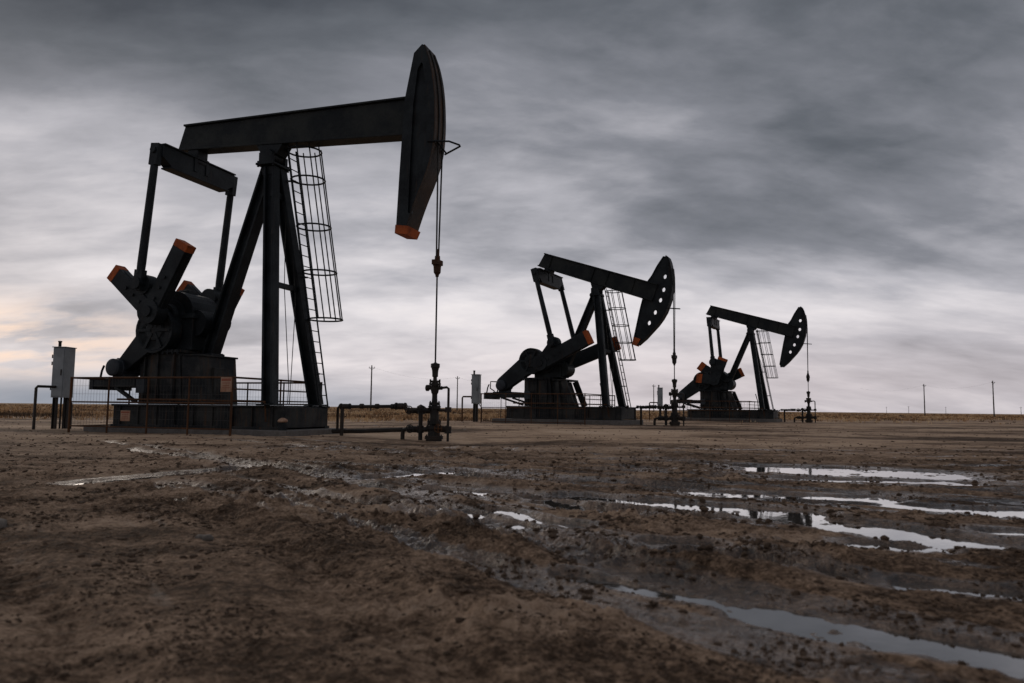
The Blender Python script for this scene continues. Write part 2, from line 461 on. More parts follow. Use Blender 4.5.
        raw = [(3.44,8.11),(3.12,7.66),(2.86,7.2),(2.62,6.9),(2.45,6.27),(2.27,5.6),(1.92,4.05),(1.95,3.86),(2.13,3.86),(2.5,4.16),(2.82,4.49),(3.10,4.78),(3.33,5.08),
               (3.52,5.4),(3.66,5.75),(3.76,6.05),(3.82,6.4),(3.85,6.75),(3.84,7.1),(3.80,7.5),(3.74,7.8),(3.66,8.02),(3.55,8.12)]
        holes = [(3.47,7.13),(3.40,6.5),(3.24,6.0),(2.98,5.42),(2.68,4.92)]
        # undo the middle unit's tilt, apply this unit's tilt
        dt = tl-tb; c2, s2 = math.cos(dt), math.sin(dt)
        rot = lambda p: (p[0]*c2-(p[1]-6.7)*s2, Hb+p[0]*s2+(p[1]-6.7)*c2)
        poly = [rot(p) for p in raw]; holes = [rot(p) for p in holes]
        hd = holed_prism('horse_head', poly, holes, .115, -.09, .09, 'black', root)
        m = MB(); P = poly
        rim = [rot(p) for p in raw[8:23]]
        for a in range(len(rim)-1):
            p0, p1 = rim[a], rim[a+1]
            m.bar((p0[0]+.01, 0, p0[1]), (p1[0]+.01, 0, p1[1]), .04, .5, (0, 1, 0))
        for a in range(6):
            p0, p1 = poly[a], poly[a+1]
            m.bar((p0[0]-.01, 0, p0[1]), (p1[0]-.01, 0, p1[1]), .04, .3, (0, 1, 0))
        m.build('head_rim', 'black', hd)
        if i == 1:
            p0, p1 = rot((1.93, 3.9)), rot((2.05, 4.2)); m = MB()
            m.bar((p0[0]+.05, 0, p0[1]-.06), (p1[0]+.06, 0, p1[1]), .26, .36, (0, 1, 0), .36, .36)
            m.build('painted_tip', 'orange', hd, .01)
        rh = S['A']
    # ---- bridle: two wire ropes, carrier bar, rod clamp, polished rod
    A = S['A']
    zc = 4.95 if big else 3.25
    z_top = Hb-.1 if big else 6.7
    for s in (-1, 1):
        m = MB()
        arcp = []
        if big:
            arcp = [(x+.05, s*.16, z) for x, z in arc[::-1][2:-1:3] if z > 8.75]
        else:
            arcp = [(rot(p)[0]+.06, s*.12, rot(p)[1]) for p in (raw[19], raw[18])]
        arcp.append((A+.02, s*.15, z_top))
        arcp.append((A, s*.07, zc+.15))
        m.path(arcp, .024 if big else .022, 6)
        m.build('bridle_rope', 'cable', root)
    m = MB()
    m.box((A-.1, -.17, zc-.06), (A+.1, .17, zc+.08))
    m.lathe((A, 0, zc-.4), (0, 0, 1), [(0, 0), (0, .045), (.06, .055), (.12, .10), (.3, .11), (.34, .13), (.42, .12), (.48, .08), (.6, .075), (.62, .05), (.8, .045), (.8, 0)], 12)
    m.build('carrier_bar', 'rust' if big else 'darkpipe', root)
    m = MB(); m.tube((A, 0, 2.1), (A, 0, zc-.3), .024 if big else .022, 10)
    m.build('polished_rod', 'cable', root)
    if not big:
        m = MB(); zz = z_top-1.1
        m.bar((A-.3, 0, zz), (A+.3, 0, zz-.06), .06, .05); m.build('rope_guard', 'black', root)
    # ---- belt guard, motor and motor rails
    if big:
        c0, r0, c1, r1, gy0, gy1 = (-3.28, 3.12), .44, (-4.55, 1.98), .22, -1.06, -.72
        mot = (-4.6, 1.98); rail_x0, rail_z = -5.75, 1.52
    else:
        c0, r0, c1, r1, gy0, gy1 = (-3.14, 3.12), .50, (-4.72, 1.98), .37, -1.0, -.66
        mot = (-4.78, 1.9); rail_x0, rail_z = -5.75, 1.42
        if i == 2: c0 = (-3.35, 2.95); mot = (-4.9, 1.86); c1 = (-4.8, 1.9)
    d = math.atan2(c1[1]-c0[1], c1[0]-c0[0])
    al = math.acos((r0-r1)/math.hypot(c1[0]-c0[0], c1[1]-c0[1]))
    poly = [(c0[0]+r0*math.cos(a), c0[1]+r0*math.sin(a)) for a in np.linspace(d+al, d+2*math.pi-al, 22)] + \
           [(c1[0]+r1*math.cos(a), c1[1]+r1*math.sin(a)) for a in np.linspace(d-al, d+al, 12)]
    m = MB(); m.prism(poly, gy0, gy1)
    m.prism([((x-(c0[0]+c1[0])/2)*.985+(c0[0]+c1[0])/2, (z-(c0[1]+c1[1])/2)*.97+(c0[1]+c1[1])/2) for x, z in poly], gy0-.02, gy0-.001)
    m.build('belt_guard', 'black', root, .012)
    ro = .70 if big else .66
    m = MB(); m.lathe((c0[0], gy0-.05, c0[1]), (0, 1, 0), [(0, 0), (0, .3), (.03, .34), (.03, ro-.10), (.0, ro-.06), (.0, ro), (.42, ro), (.42, 0)], 28)
    for k in range(6):
        a = k*math.pi/3; m.bar((c0[0]+.1*math.cos(a), gy0-.04, c0[1]+.1*math.sin(a)), (c0[0]+(ro-.08)*math.cos(a), gy0-.04, c0[1]+(ro-.08)*math.sin(a)), .06, .09, (-math.sin(a), 0, math.cos(a)))
    m.build('sheave_drum', 'black', root, .008)
    m = MB(); my = -1.2
    prof = [(0, 0), (0, .1), (.02, .22), (.06, .27), (.2, .27), (.2, .25), (.22, .25), (.24, .285), (.95, .285), (.97, .25), (1.1, .23), (1.1, 0)]
    if big: my = -1.38
    m.lathe((mot[0], my, mot[1]), (0, 1, 0), prof, 20)
    for k in range(14):
        a = 2*math.pi*k/14; q = (mot[0]+.29*math.cos(a), 0, mot[1]+.29*math.sin(a))
        m.bar((q[0], my+.3, q[2]), (q[0], my+.9, q[2]), .02, .05, (math.cos(a), 0, math.sin(a)))
    m.box((mot[0]-.22, my+.3, rail_z+.13), (mot[0]+.22, my+.9, mot[1]-.2))
    m.box((mot[0]-.42, my+.45, mot[1]-.1), (mot[0]-.24, my+.75, mot[1]+.12))
    m.build('motor', 'motor', root, .008)
    m = MB()
    for s in (-.95, .35):
        m.box((rail_x0, s-.09, rail_z-.13), (px0+.0, s+.09, rail_z+.12))
        m.bar((rail_x0+.95, s, rail_z-.14), (px0-.02, s, .92), .09, .13, (0, 1, 0))
    m.box((rail_x0-.02, -1.06, rail_z-.22), (rail_x0+.14, .5, rail_z+.1))
    m.box((mot[0]-.5, -1.0, rail_z+.12), (mot[0]+.5, .4, rail_z+.16))
    for k, (dx, h) in enumerate(((-.35, .42), (.25, .3))):
        m.path([(mot[0]-.55+dx, -.9, rail_z+.12), (mot[0]-.5+dx, -.9, rail_z+.12+h*.6), (mot[0]-.42+dx, -.9, rail_z+.12+h)], .035, 8)
    m.build('motor_rails', 'black', root, .008)
    if i == 1:
        m = MB(); m.path([(-5.15, -1.05, 1.6), (-5.4, -1.05, 1.75), (-5.38, -1.05, 2.1), (-5.0, -1.05, 2.08)], .03, 8); m.build('conduit', 'darkpipe', root)
    # ---- ladder with safety cage along the far front leg
    if big: lt, lb, zt = np.array((.44, .30, 8.9)), np.array((1.30, 1.25, .86)), 8.9
    else: lt, lb, zt = np.array((.35, .42, 6.75)), np.array((1.35, 1.05, .86)), 6.75
    m = MB(); hwid = .23
    yv = np.array((0, 1, 0)); rr = .026 if big else .024
    for s in (-1, 1): m.tube(lt+yv*s*hwid, lb+yv*s*hwid, rr, 8)
    nr = int((zt-.86)/.33)
    for k in range(1, nr):
        p = lb+(lt-lb)*k/nr; m.tube(p-yv*hwid, p+yv*hwid, .016, 6)
    for k in (3, int(nr*.5), nr-3):
        p = lb+(lt-lb)*k/nr; m.bar(p, p-np.array((.32, .12, 0)), .05, .05)
    ld = m.build('ladder', 'black', root)
    m = MB(); zlo = 3.55 if big else 3.2
    rc = .53 if big else .43; cen = lambda z: lb+(lt-lb)*(z-lb[2])/(lt[2]-lb[2])+np.array((rc*.85, 0, 0))
    for z in [zlo+(zt-.12-zlo)*q for q in ((0, .28, .55, .83, 1) if big else (0, .25, .5, .75, 1))]:
        c = cen(z); m.hoop(c, rc, rc*.95, .028 if big else .022)
    for k in range(7):
        a = R(-125+250*k/6); dv = np.array((rc*math.cos(a), rc*.95*math.sin(a), 0))
        m.tube(cen(zlo)+dv, cen(zt)+dv, .02 if big else .017, 6)
    m.build('safety_cage', 'black', ld)
    return root

for i in range(3): make_pumpjack(i)

# ------------------------------------------------------------------ concrete pads
pad_lab = ['stained concrete pad under the largest pumpjack', 'low concrete pad under the middle pumpjack', 'low concrete pad under the smallest pumpjack']
for i, S in enumerate(SITES):
    m = MB()
    if i == 0: m.box((-5.1, -1.6, -.2), (1.95, 1.6, .175)); m.box((-5.75, -1.2, -.2), (-5.2, -.7, .17))
    else: m.box((-5.0, -1.6, -.3), (1.9, 1.6, .225))
    place(tag(m.build('concrete_pad', 'concrete', None, .025), pad_lab[i], 'concrete pad', 'concrete pads under the pumpjacks'), S)

# ------------------------------------------------------------------ guard rails round the cranks
gr_lab = ['rusty pipe guard rail around the largest pumpjack crank', 'rusty pipe guard rail around the middle pumpjack crank',
          'thin pipe guard rail around the smallest pumpjack crank']
for i, S in enumerate(SITES):
    root = empty('guard_rail', (S['x'], S['y'], S['z']), S['az'], gr_lab[i], 'guard rail', 'guard rails round the cranks')
    xa, xb = (-5.2, .58) if i == 0 else (-5.3, .2)
    ya, zb, zt = 2.2, (.0 if i == 0 else -.1), (1.62 if i == 0 else 1.45)
    corners = [(xa, -ya), (xb, -ya), (xb, ya), (xa, ya)]
    segs = [(0, 1), (1, 2), (2, 3), (3, 0)]
    nm = {0: 4, 1: 2, 2: 4, 3: 2}
    for a, b in segs:
        p, q = np.array(corners[a]), np.array(corners[b])
        zl = zb if a != 1 else .9
        for frac, r in ((1.0, .028), (.56, .022), (.12, .02)):
            z = zl+(zt-zl)*frac
            m = MB(); m.tube((*p, z), (*q, z), r*(1 if i == 0 else .8), 8); m.build('rail', 'rust', root)
        k = nm[a]
        for j in range(k):
            c = p+(q-p)*j/k
            zz = zb-.2 if (a != 1 or j == 0) else .87
            m = MB(); m.tube((*c, zz), (*c, zt+.03), (.036 if j == 0 else .026)*(1 if i == 0 else .8), 8); m.build('post', 'rust' if a < 2 else 'darkpipe', root)
        if a == 0 or a == 2:
            m = MB(); L = np.linalg.norm(q-p); nn = int(L/.11)
            for j in range(1, nn):
                c = p+(q-p)*j/nn; m.tube((*c, zl+(zt-zl)*.12), (*c, zt), .0035, 4, cap=False)
            for j in range(1, 6):
                z = zl+(zt-zl)*(.12+.88*j/6); m.tube((*p, z), (*q, z), .003, 4, cap=False)
            m.build('wire_mesh', 'wire', root)

def sign(site, x, y, z, w, h, rz, label, name='warning_sign'):
    S = SITES[site]
    c, s = math.cos(S['az']), math.sin(S['az'])
    root = empty(name, (S['x']+c*x-s*y, S['y']+s*x+c*y, S['z']+z), S['az']+rz, label, 'sign')
    m = MB(); m.box((-w/2, -.008, -h/2), (w/2, .008, h/2)); m.build('panel', 'sign', root)
    m = MB()
    m.box((-w*.44, -.012, h*.24), (w*.44, -.0085, h*.42))
    for k, ww in enumerate((.36, .30, .38)): m.box((-w*ww, -.012, h*(.08-.16*k)), (w*ww, -.0085, h*(.13-.16*k)))
    m.build('faded_lettering', 'sign_red', root)
    return root
sign(0, .42, -2.245, 1.42, .36, .40, 0, 'faded pale and red warning sign on the corner post of the nearest guard rail')
sign(0, -3.05, -2.24, .52, .34, .30, 0, 'small weathered pale sign low on the nearest guard rail mesh')

# ------------------------------------------------------------------ control cabinets on posts, with a bent pipe barrier beside each
cab_lab = ['tall light grey control cabinet on two posts at left', 'grey control cabinet on posts left of the middle pumpjack',
           'small grey control cabinet behind the middle wellhead']
cab_at = [(-8.0, -.08, 1.0), (-6.85, .1, .92), (-6.75, -.25, .9)]
bar_lab = ['bent pipe barrier left of the tall control cabinet', 'rusty bent pipe barrier beside the middle cabinet', 'bent pipe barrier beside the farthest cabinet']
for i, S in enumerate(SITES):
    cx, cy, k = cab_at[i]; c, s = math.cos(S['az']), math.sin(S['az'])
    W = lambda x, y: (S['x']+c*x-s*y, S['y']+s*x+c*y, S['z'])
    root = empty('control_cabinet', W(cx, cy), S['az']+R(14), cab_lab[i], 'cabinet', 'control cabinets on posts')
    z0, z1 = 1.05*k, 2.72*k; w, d = .215*k, .26*k
    m = MB(); m.box((-w, -d, z0), (w, d, z1)); m.box((-w-.03, -d-.04, z1+.002), (w+.03, d+.03, z1+.03))
    body = m.build('cabinet_body', 'cabinet', root, .012)
    m = MB(); m.box((-w+.03, -d-.025, z0+.05), (w-.03, -d-.003, z1-.06)); dr = m.build('cabinet_door', 'cabinet', body, .008)
    m = MB(); m.box((w*.55, -d-.055, (z0+z1)/2-.1), (w*.65, -d-.027, (z0+z1)/2+.1)); m.build('handle', 'darkpipe', dr)
    m = MB()
    for z in (z0+.3, (z0+z1)/2+.3, z1-.3): m.tube((-w-.012, -d-.01, z-.06), (-w-.012, -d-.01, z+.06), .018, 6)
    m.build('hinge', 'darkpipe', dr)
    m = MB(); m.tube((-w*.5, -d*.4, z1+.03), (-w*.5, -d*.4, z1+.2), .05, 10); m.lathe((-w*.5, -d*.4, z1+.19), (0, 0, 1), [(0, 0), (0, .065), (.04, .065), (.05, 0)], 10)
    m.build('vent_cap', 'darkpipe', body)
    for s_ in (-1, 1):
        m = MB(); m.ibar((-.02, s_*d*1.08, -.2), (-.02, s_*d*1.08, z0-.002), .12, .12, (1, 0, 0), .03); m.build('leg', 'darkpipe', root)
    m = MB()
    for x in (-.05, .06): m.tube((x, .05, -.1), (x, .05, z0), .03, 8)
    m.path([(w*.72+.15, .1, -.1), (w*.72+.15, .1, z0-.2), (w*.5, .1, z0+.02)], .025, 8)
    m.build('conduit', 'darkpipe', root)
    if i == 0: m2 = [(.2, -1.0, 0), (.2, -1.0, 1.34), (.19, -.94, 1.4), (.1, -.3, 1.4)]
    else: m2 = [(-.85, -.1, 0), (-.85, -.1, 1.28), (-.8, -.1, 1.34), (-.2, 0, 1.34)]
    bo = empty('pipe_barrier', W(cx, cy), S['az']+R(-8), bar_lab[i], 'pipe barrier', 'bent pipe barriers beside the cabinets')
    m = MB(); m.path([(x, y, z-.15 if z == 0 else z) for x, y, z in m2], .045, 10); m.build('pipe', 'rust' if i else 'darkpipe', bo)

# ------------------------------------------------------------------ wellheads
wh_lab = ['dark wellhead tree of stacked flanges under the nearest horse head', 'wellhead with small valves under the middle horse head',
          'tiny wellhead under the farthest horse head at right']
def flange(m, z, r, h=.07, x=0, y=0): m.lathe((x, y, z-h/2), (0, 0, 1), [(0, 0), (0, r), (h*.45, r), (h*.45, r*.93), (h*.55, r*.93), (h*.55, r), (h, r), (h, 0)], 14)
def bolts(m, z, r, h=.13, n=8):
    for k in range(n):
        a = 2*math.pi*k/n; m.tube((r*math.cos(a), r*math.sin(a), z-h/2), (r*math.cos(a), r*math.sin(a), z+h/2), .018, 5)
def valve(m, c, ax, r=.09):
    c = np.array(c, float); ax = np.array(ax, float)
    m.lathe(c-ax*.16, ax, [(0, 0), (0, r*1.15), (.04, r*1.15), (.045, r*.7), (.09, r*1.0), (.23, r*1.0), (.275, r*.7), (.28, r*1.15), (.32, r*1.15), (.32, 0)], 12)
for i, S in enumerate(SITES):
    A = S['A']; c, s = math.cos(S['az']), math.sin(S['az'])
    root = empty('wellhead', (S['x']+c*A, S['y']+s*A, S['z']-.12 if i == 0 else S['z']-.02), S['az'], wh_lab[i], 'wellhead', 'wellheads under the horse heads')
    m = MB(); m.lathe((0, 0, -.1), (0, 0, 1), [(0, .22), (.2, .22), (.22, .18), (.45, .165), (.6, .135), (.95, .12), (1.1, .10)], 16)
    for z, r in ((.14, .26), (.42, .23), (.56, .20)): flange(m, z, r, .09); bolts(m, z, r*.84, .17)
    m.build('casing_head', 'darkpipe', root)
    m = MB(); m.lathe((0, 0, .95), (0, 0, 1), [(0, .11), (.12, .09), (.3, .075), (.5, .08), (.7, .09), (.75, .08)], 14)
    for z, r in ((.98, .18), (1.08, .16)): flange(m, z, r, .08); bolts(m, z, r*.82, .16)
    m.build('tubing_head', 'darkpipe', root)
    m = MB(); m.lathe((0, 0, 1.34), (0, 0, 1), [(0, .07), (.04, .10), (.14, .12), (.22, .12), (.26, .08), (.36, .07)], 14)
    flange(m, 1.62, .17, .07); flange(m, 1.7, .14, .06); bolts(m, 1.66, .15, .2, 6)
    m.tube((-.22, 0, 1.52), (.22, 0, 1.52), .055, 10); m.tube((-.26, 0, 1.52), (-.19, 0, 1.52), .09, 8)
    m.build('pumping_tee', 'darkpipe', root)
    m = MB(); m.lathe((0, 0, 1.72), (0, 0, 1), [(0, .06), (.1, .055), (.12, .085), (.2, .085), (.28, .09), (.36, .11), (.38, .13), (.48, .13), (.5, .05), (.52, .03)], 14)
    m.build('stuffing_box', 'darkpipe', root)
    # bleed pipe on the right, riser on the left
    m = MB(); m.path([(.2, 0, 1.52), (.36, 0, 1.54), (.42, 0, 1.5), (.42, 0, 1.3), (.42, 0, -.1)], .035, 10); m.tube((.1, 0, .9), (.42, 0, .9), .04, 8)
    m.tube((.1, 0, .36), (.45, 0, .36), .07, 10); flange(m, .92, .09, .14, .42); flange(m, .36, .1, .2, .42)
    m.build('bleed_pipe', 'darkpipe', root)
    m = MB(); m.path([(-.42, 0, -.1), (-.42, 0, .95)], .06, 10); m.lathe((-.42, 0, .9), (0, 0, 1), [(0, .07), (.03, .11), (.1, .11), (.13, .06), (.16, 0)], 10)
    flange(m, .36, .1, .2, -.42); m.tube((-.46, 0, .36), (-.1, 0, .36), .07, 10); m.path([(-.42, 0, .36), (-.85, 0, .36), (-.95, 0, .33), (-.97, 0, .2), (-.97, 0, -.1)], .06, 10)
    m.build('riser_pipe', 'darkpipe', root)
    for (x, z) in ((-.62, .36), (-.24, .88), (-.66, .88), (.24, .38)):
        m = MB(); valve(m, (x, 0, z), (1, 0, 0), .09 if z < .5 else .08); v = m.build('valve', 'darkpipe', root)
        m = MB(); m.tube((x, -.1, z), (x, -.26, z+.02), .02, 6)
        pts = [(x+.11*math.cos(a), -.26, z+.02+.11*math.sin(a)) for a in np.linspace(0, 2*math.pi, 15)]
        m.path(pts, .014, 6, False); m.bar((x-.11, -.26, z+.02), (x+.11, -.26, z+.02), .02, .02); m.bar((x, -.26, z-.09), (x, -.26, z+.13), .02, .02, (1, 0, 0))
        m.build('handwheel', 'rust' if (x, i) == (.24, 0) else 'darkpipe', v)
# flowlines from each wellhead back to the skid
fl_lab = ['dark horizontal flowline pipe between the nearest wellhead and skid', 'short flowline pipe between the middle wellhead and skid', 'short flowline pipe between the farthest wellhead and skid']
gl_lab = ['dark pipe lying low on the ground beside the nearest wellhead', None, None]
for i, S in enumerate(SITES):
    A = S['A']
    xl = 2.72 if i == 0 else 2.25
    root = empty('flowline', (S['x'], S['y'], S['z']), S['az'], fl_lab[i], 'pipe', 'flowlines beside the wellheads')
    m = MB(); m.tube((xl, 0, .85), (A-.85, 0, .88), .05, 10); m.build('pipe', 'darkpipe', root)
    m = MB(); valve(m, (xl+.1, 0, .86), (1, 0, 0), .075); m.build('valve', 'darkpipe', root)
    m = MB(); valve(m, (A-1.05, 0, .88), (1, 0, 0), .09); m.build('valve', 'darkpipe', root)
    for k in range(3):
        m = MB(); m.tube((A-1.35-k*.5, 0, .87), (A-1.25-k*.5, 0, .87), .075, 8); m.build('coupling', 'darkpipe', root)
    m = MB(); m.tube((xl, 0, -.15), (xl, 0, .9), .055, 10); m.build('post', 'darkpipe', root)
    m = MB(); m.path([(xl, 0, .86), (xl-.25, .3, .9), (xl-.45, .5, .8), (xl-.45, .5, .1)], .04, 8); m.build('elbow', 'darkpipe', root)
    if i == 0:
        o = MB(); o.path([(2.2, .35, .12), (3.2, .3, .14), (A-1.0, .02, .22)], .065, 10)
        place(tag(o.build('ground_pipe', 'darkpipe'), gl_lab[0], 'pipe'), S)
# round steel end bell on the skid front (pale rusty disc)
S = SITES[0]

# small pump motor with a pale cap sitting in front of the skid
def at(x, y, z=0, site=0):
    S = SITES[site]; c, s = math.cos(S['az']), math.sin(S['az']); return (S['x']+c*x-s*y, S['y']+s*x+c*y, S['z']+z)
root = empty('grease_drum', at(1.72, -1.45, .1), S['az'], 'small dark drum with a pale rusty lid hung on the near skid corner', 'drum')
m = MB(); m.lathe((0, 0, .0), (0, 0, 1), [(0, 0), (0, .12), (.28, .13), (.3, .11)], 14); m.build('drum_body', 'black', root)
m = MB(); m.lathe((0, 0, .3), (0, 0, 1), [(0, .12), (.03, .145), (.08, .12), (.12, .04), (.12, 0)], 16); m.build('lid', 'sign', root)

# ------------------------------------------------------------------ ground
def vnoise(x, y, seed):
    xi = np.floor(x).astype(np.int64); yi = np.floor(y).astype(np.int64)
    xf, yf = x-xi, y-yi
    u = xf*xf*xf*(xf*(xf*6-15)+10); v = yf*yf*yf*(yf*(yf*6-15)+10)
    def g(ix, iy, dx, dy):
        h = (ix*374761393+iy*668265263+seed*974634777) & 0xffffffff
        h = ((h ^ (h >> 13))*1274126177) & 0xffffffff
        h = (h ^ (h >> 16)) & 0xffff
        a = h*(2*math.pi/65536); return np.cos(a)*dx+np.sin(a)*dy
    n00 = g(xi, yi, xf, yf); n10 = g(xi+1, yi, xf-1, yf); n01 = g(xi, yi+1, xf, yf-1); n11 = g(xi+1, yi+1, xf-1, yf-1)
    return 1.5*((n00*(1-u)+n10*u)*(1-v)+(n01*(1-u)+n11*u)*v)
def fbm(x, y, freq, octs, seed, gain=.5, ridged=False):
    t = 0; a = 1; tot = 0
    for k in range(octs):
        n = vnoise(x*freq+17.3*k, y*freq-9.1*k, seed+k)
        if ridged: n = 1-2*np.abs(n)
        t = t+a*n; tot += a; a *= gain; freq *= 2.03
    return t/tot
def sstep(a, b, x):
    t = np.clip((x-a)/(b-a), 0, 1); return t*t*(3-2*t)

# puddles: centre lines on the ground with half width and depth
PUD = [
 ([(1.06, 3.28), (1.24, 3.05), (1.48, 2.86), (1.75, 2.68), (2.1, 2.45)], .13, .075),
 ([(2.24, 6.05), (2.54, 5.80), (2.70, 5.5), (2.92, 5.15)], .25, .085),
 ([(.66, 7.5), (1.22, 7.15), (1.72, 6.85), (2.42, 6.45)], .20, .07),
 ([(4.1, 11.3), (5.0, 11.0), (5.6, 10.75)], .6, .08),
 ([(3.6, 9.7), (5.0, 9.4), (5.4, 9.4)], .26, .065),
 ([(2.1, 7.9), (2.9, 7.75), (3.6, 7.6)], .20, .065),
 ([(3.6, 7.0), (4.1, 6.75), (4.6, 6.7)], .20, .07),
 ([(-.75, 8.0), (-.1, 7.75), (.1, 7.7)], .13, .06),
 ([(2.0, 3.85), (2.3, 3.72), (2.7, 3.65)], .085, .06),
 ([(2.25, 5.0), (2.62, 4.85)], .12, .055),
 ([(3.55, 5.55), (3.9, 5.4)], .16, .06),
 ([(.32, 3.95), (.62, 3.68), (.95, 3.4)], .085, .05),
 ([(-.1, 6.5), (.22, 5.9), (.5, 5.6)], .10, .048),
 ([(-1.7, 9.2), (-1.15, 9.9), (-.7, 10.4)], .16, .05),
 ([(.9, 5.0), (1.25, 4.9)], .07, .05),
 ([(-4.6, 8.3), (-3.7, 10.3)], .16, .035),
]
# wheel tracks: centre line, spacing of the two ruts, depth
TRK = [
 ([(-9, 17), (-4, 11.5), (-1.2, 7.9), (.35, 4.6), (1.3, 3.0), (2.6, 1.7), (5, 0)], .7, .05),
 ([(-7, 14), (-2.5, 9.6), (.5, 7.5), (2.4, 6.1), (3.2, 4.9), (4.4, 3), (7, 0)], .7, .055),
 ([(-8, 20), (-1, 12.5), (3, 9.9), (6, 8.8), (12, 7.5)], .7, .05),
 ([(-10, 24), (0, 15), (4.5, 11.2), (9, 9.6), (16, 8)], .7, .05),
 ([(-6, 9), (-3, 6.8), (-1.2, 4.3), (-.3, 2.6), (.6, 1)], .12, .025),
 ([(-7, 7.6), (-4, 5.6), (-2.2, 3.6), (-1.2, 2.2), (-.4, .8)], .12, .025),
 ([(-4, 8.2), (-.6, 6.4), (.55, 4.9), (1.9, 3.9), (3.2, 3.2), (6, 1.8)], .6, .045),
]
def poly_dist(x, y, pts):
    best = np.full(x.shape, 1e9)
    for (ax, ay), (bx, by) in zip(pts[:-1], pts[1:]):
        dx, dy = bx-ax, by-ay
        t = np.clip(((x-ax)*dx+(y-ay)*dy)/(dx*dx+dy*dy), 0, 1)
        best = np.minimum(best, (x-ax-t*dx)**2+(y-ay-t*dy)**2)
    return np.sqrt(best)
TRK = [(smooth_line(p, 2), s, d) for p, s, d in TRK]
PUD = [(smooth_line(p, 2), w, d) for p, w, d in PUD]
WATER = -.012

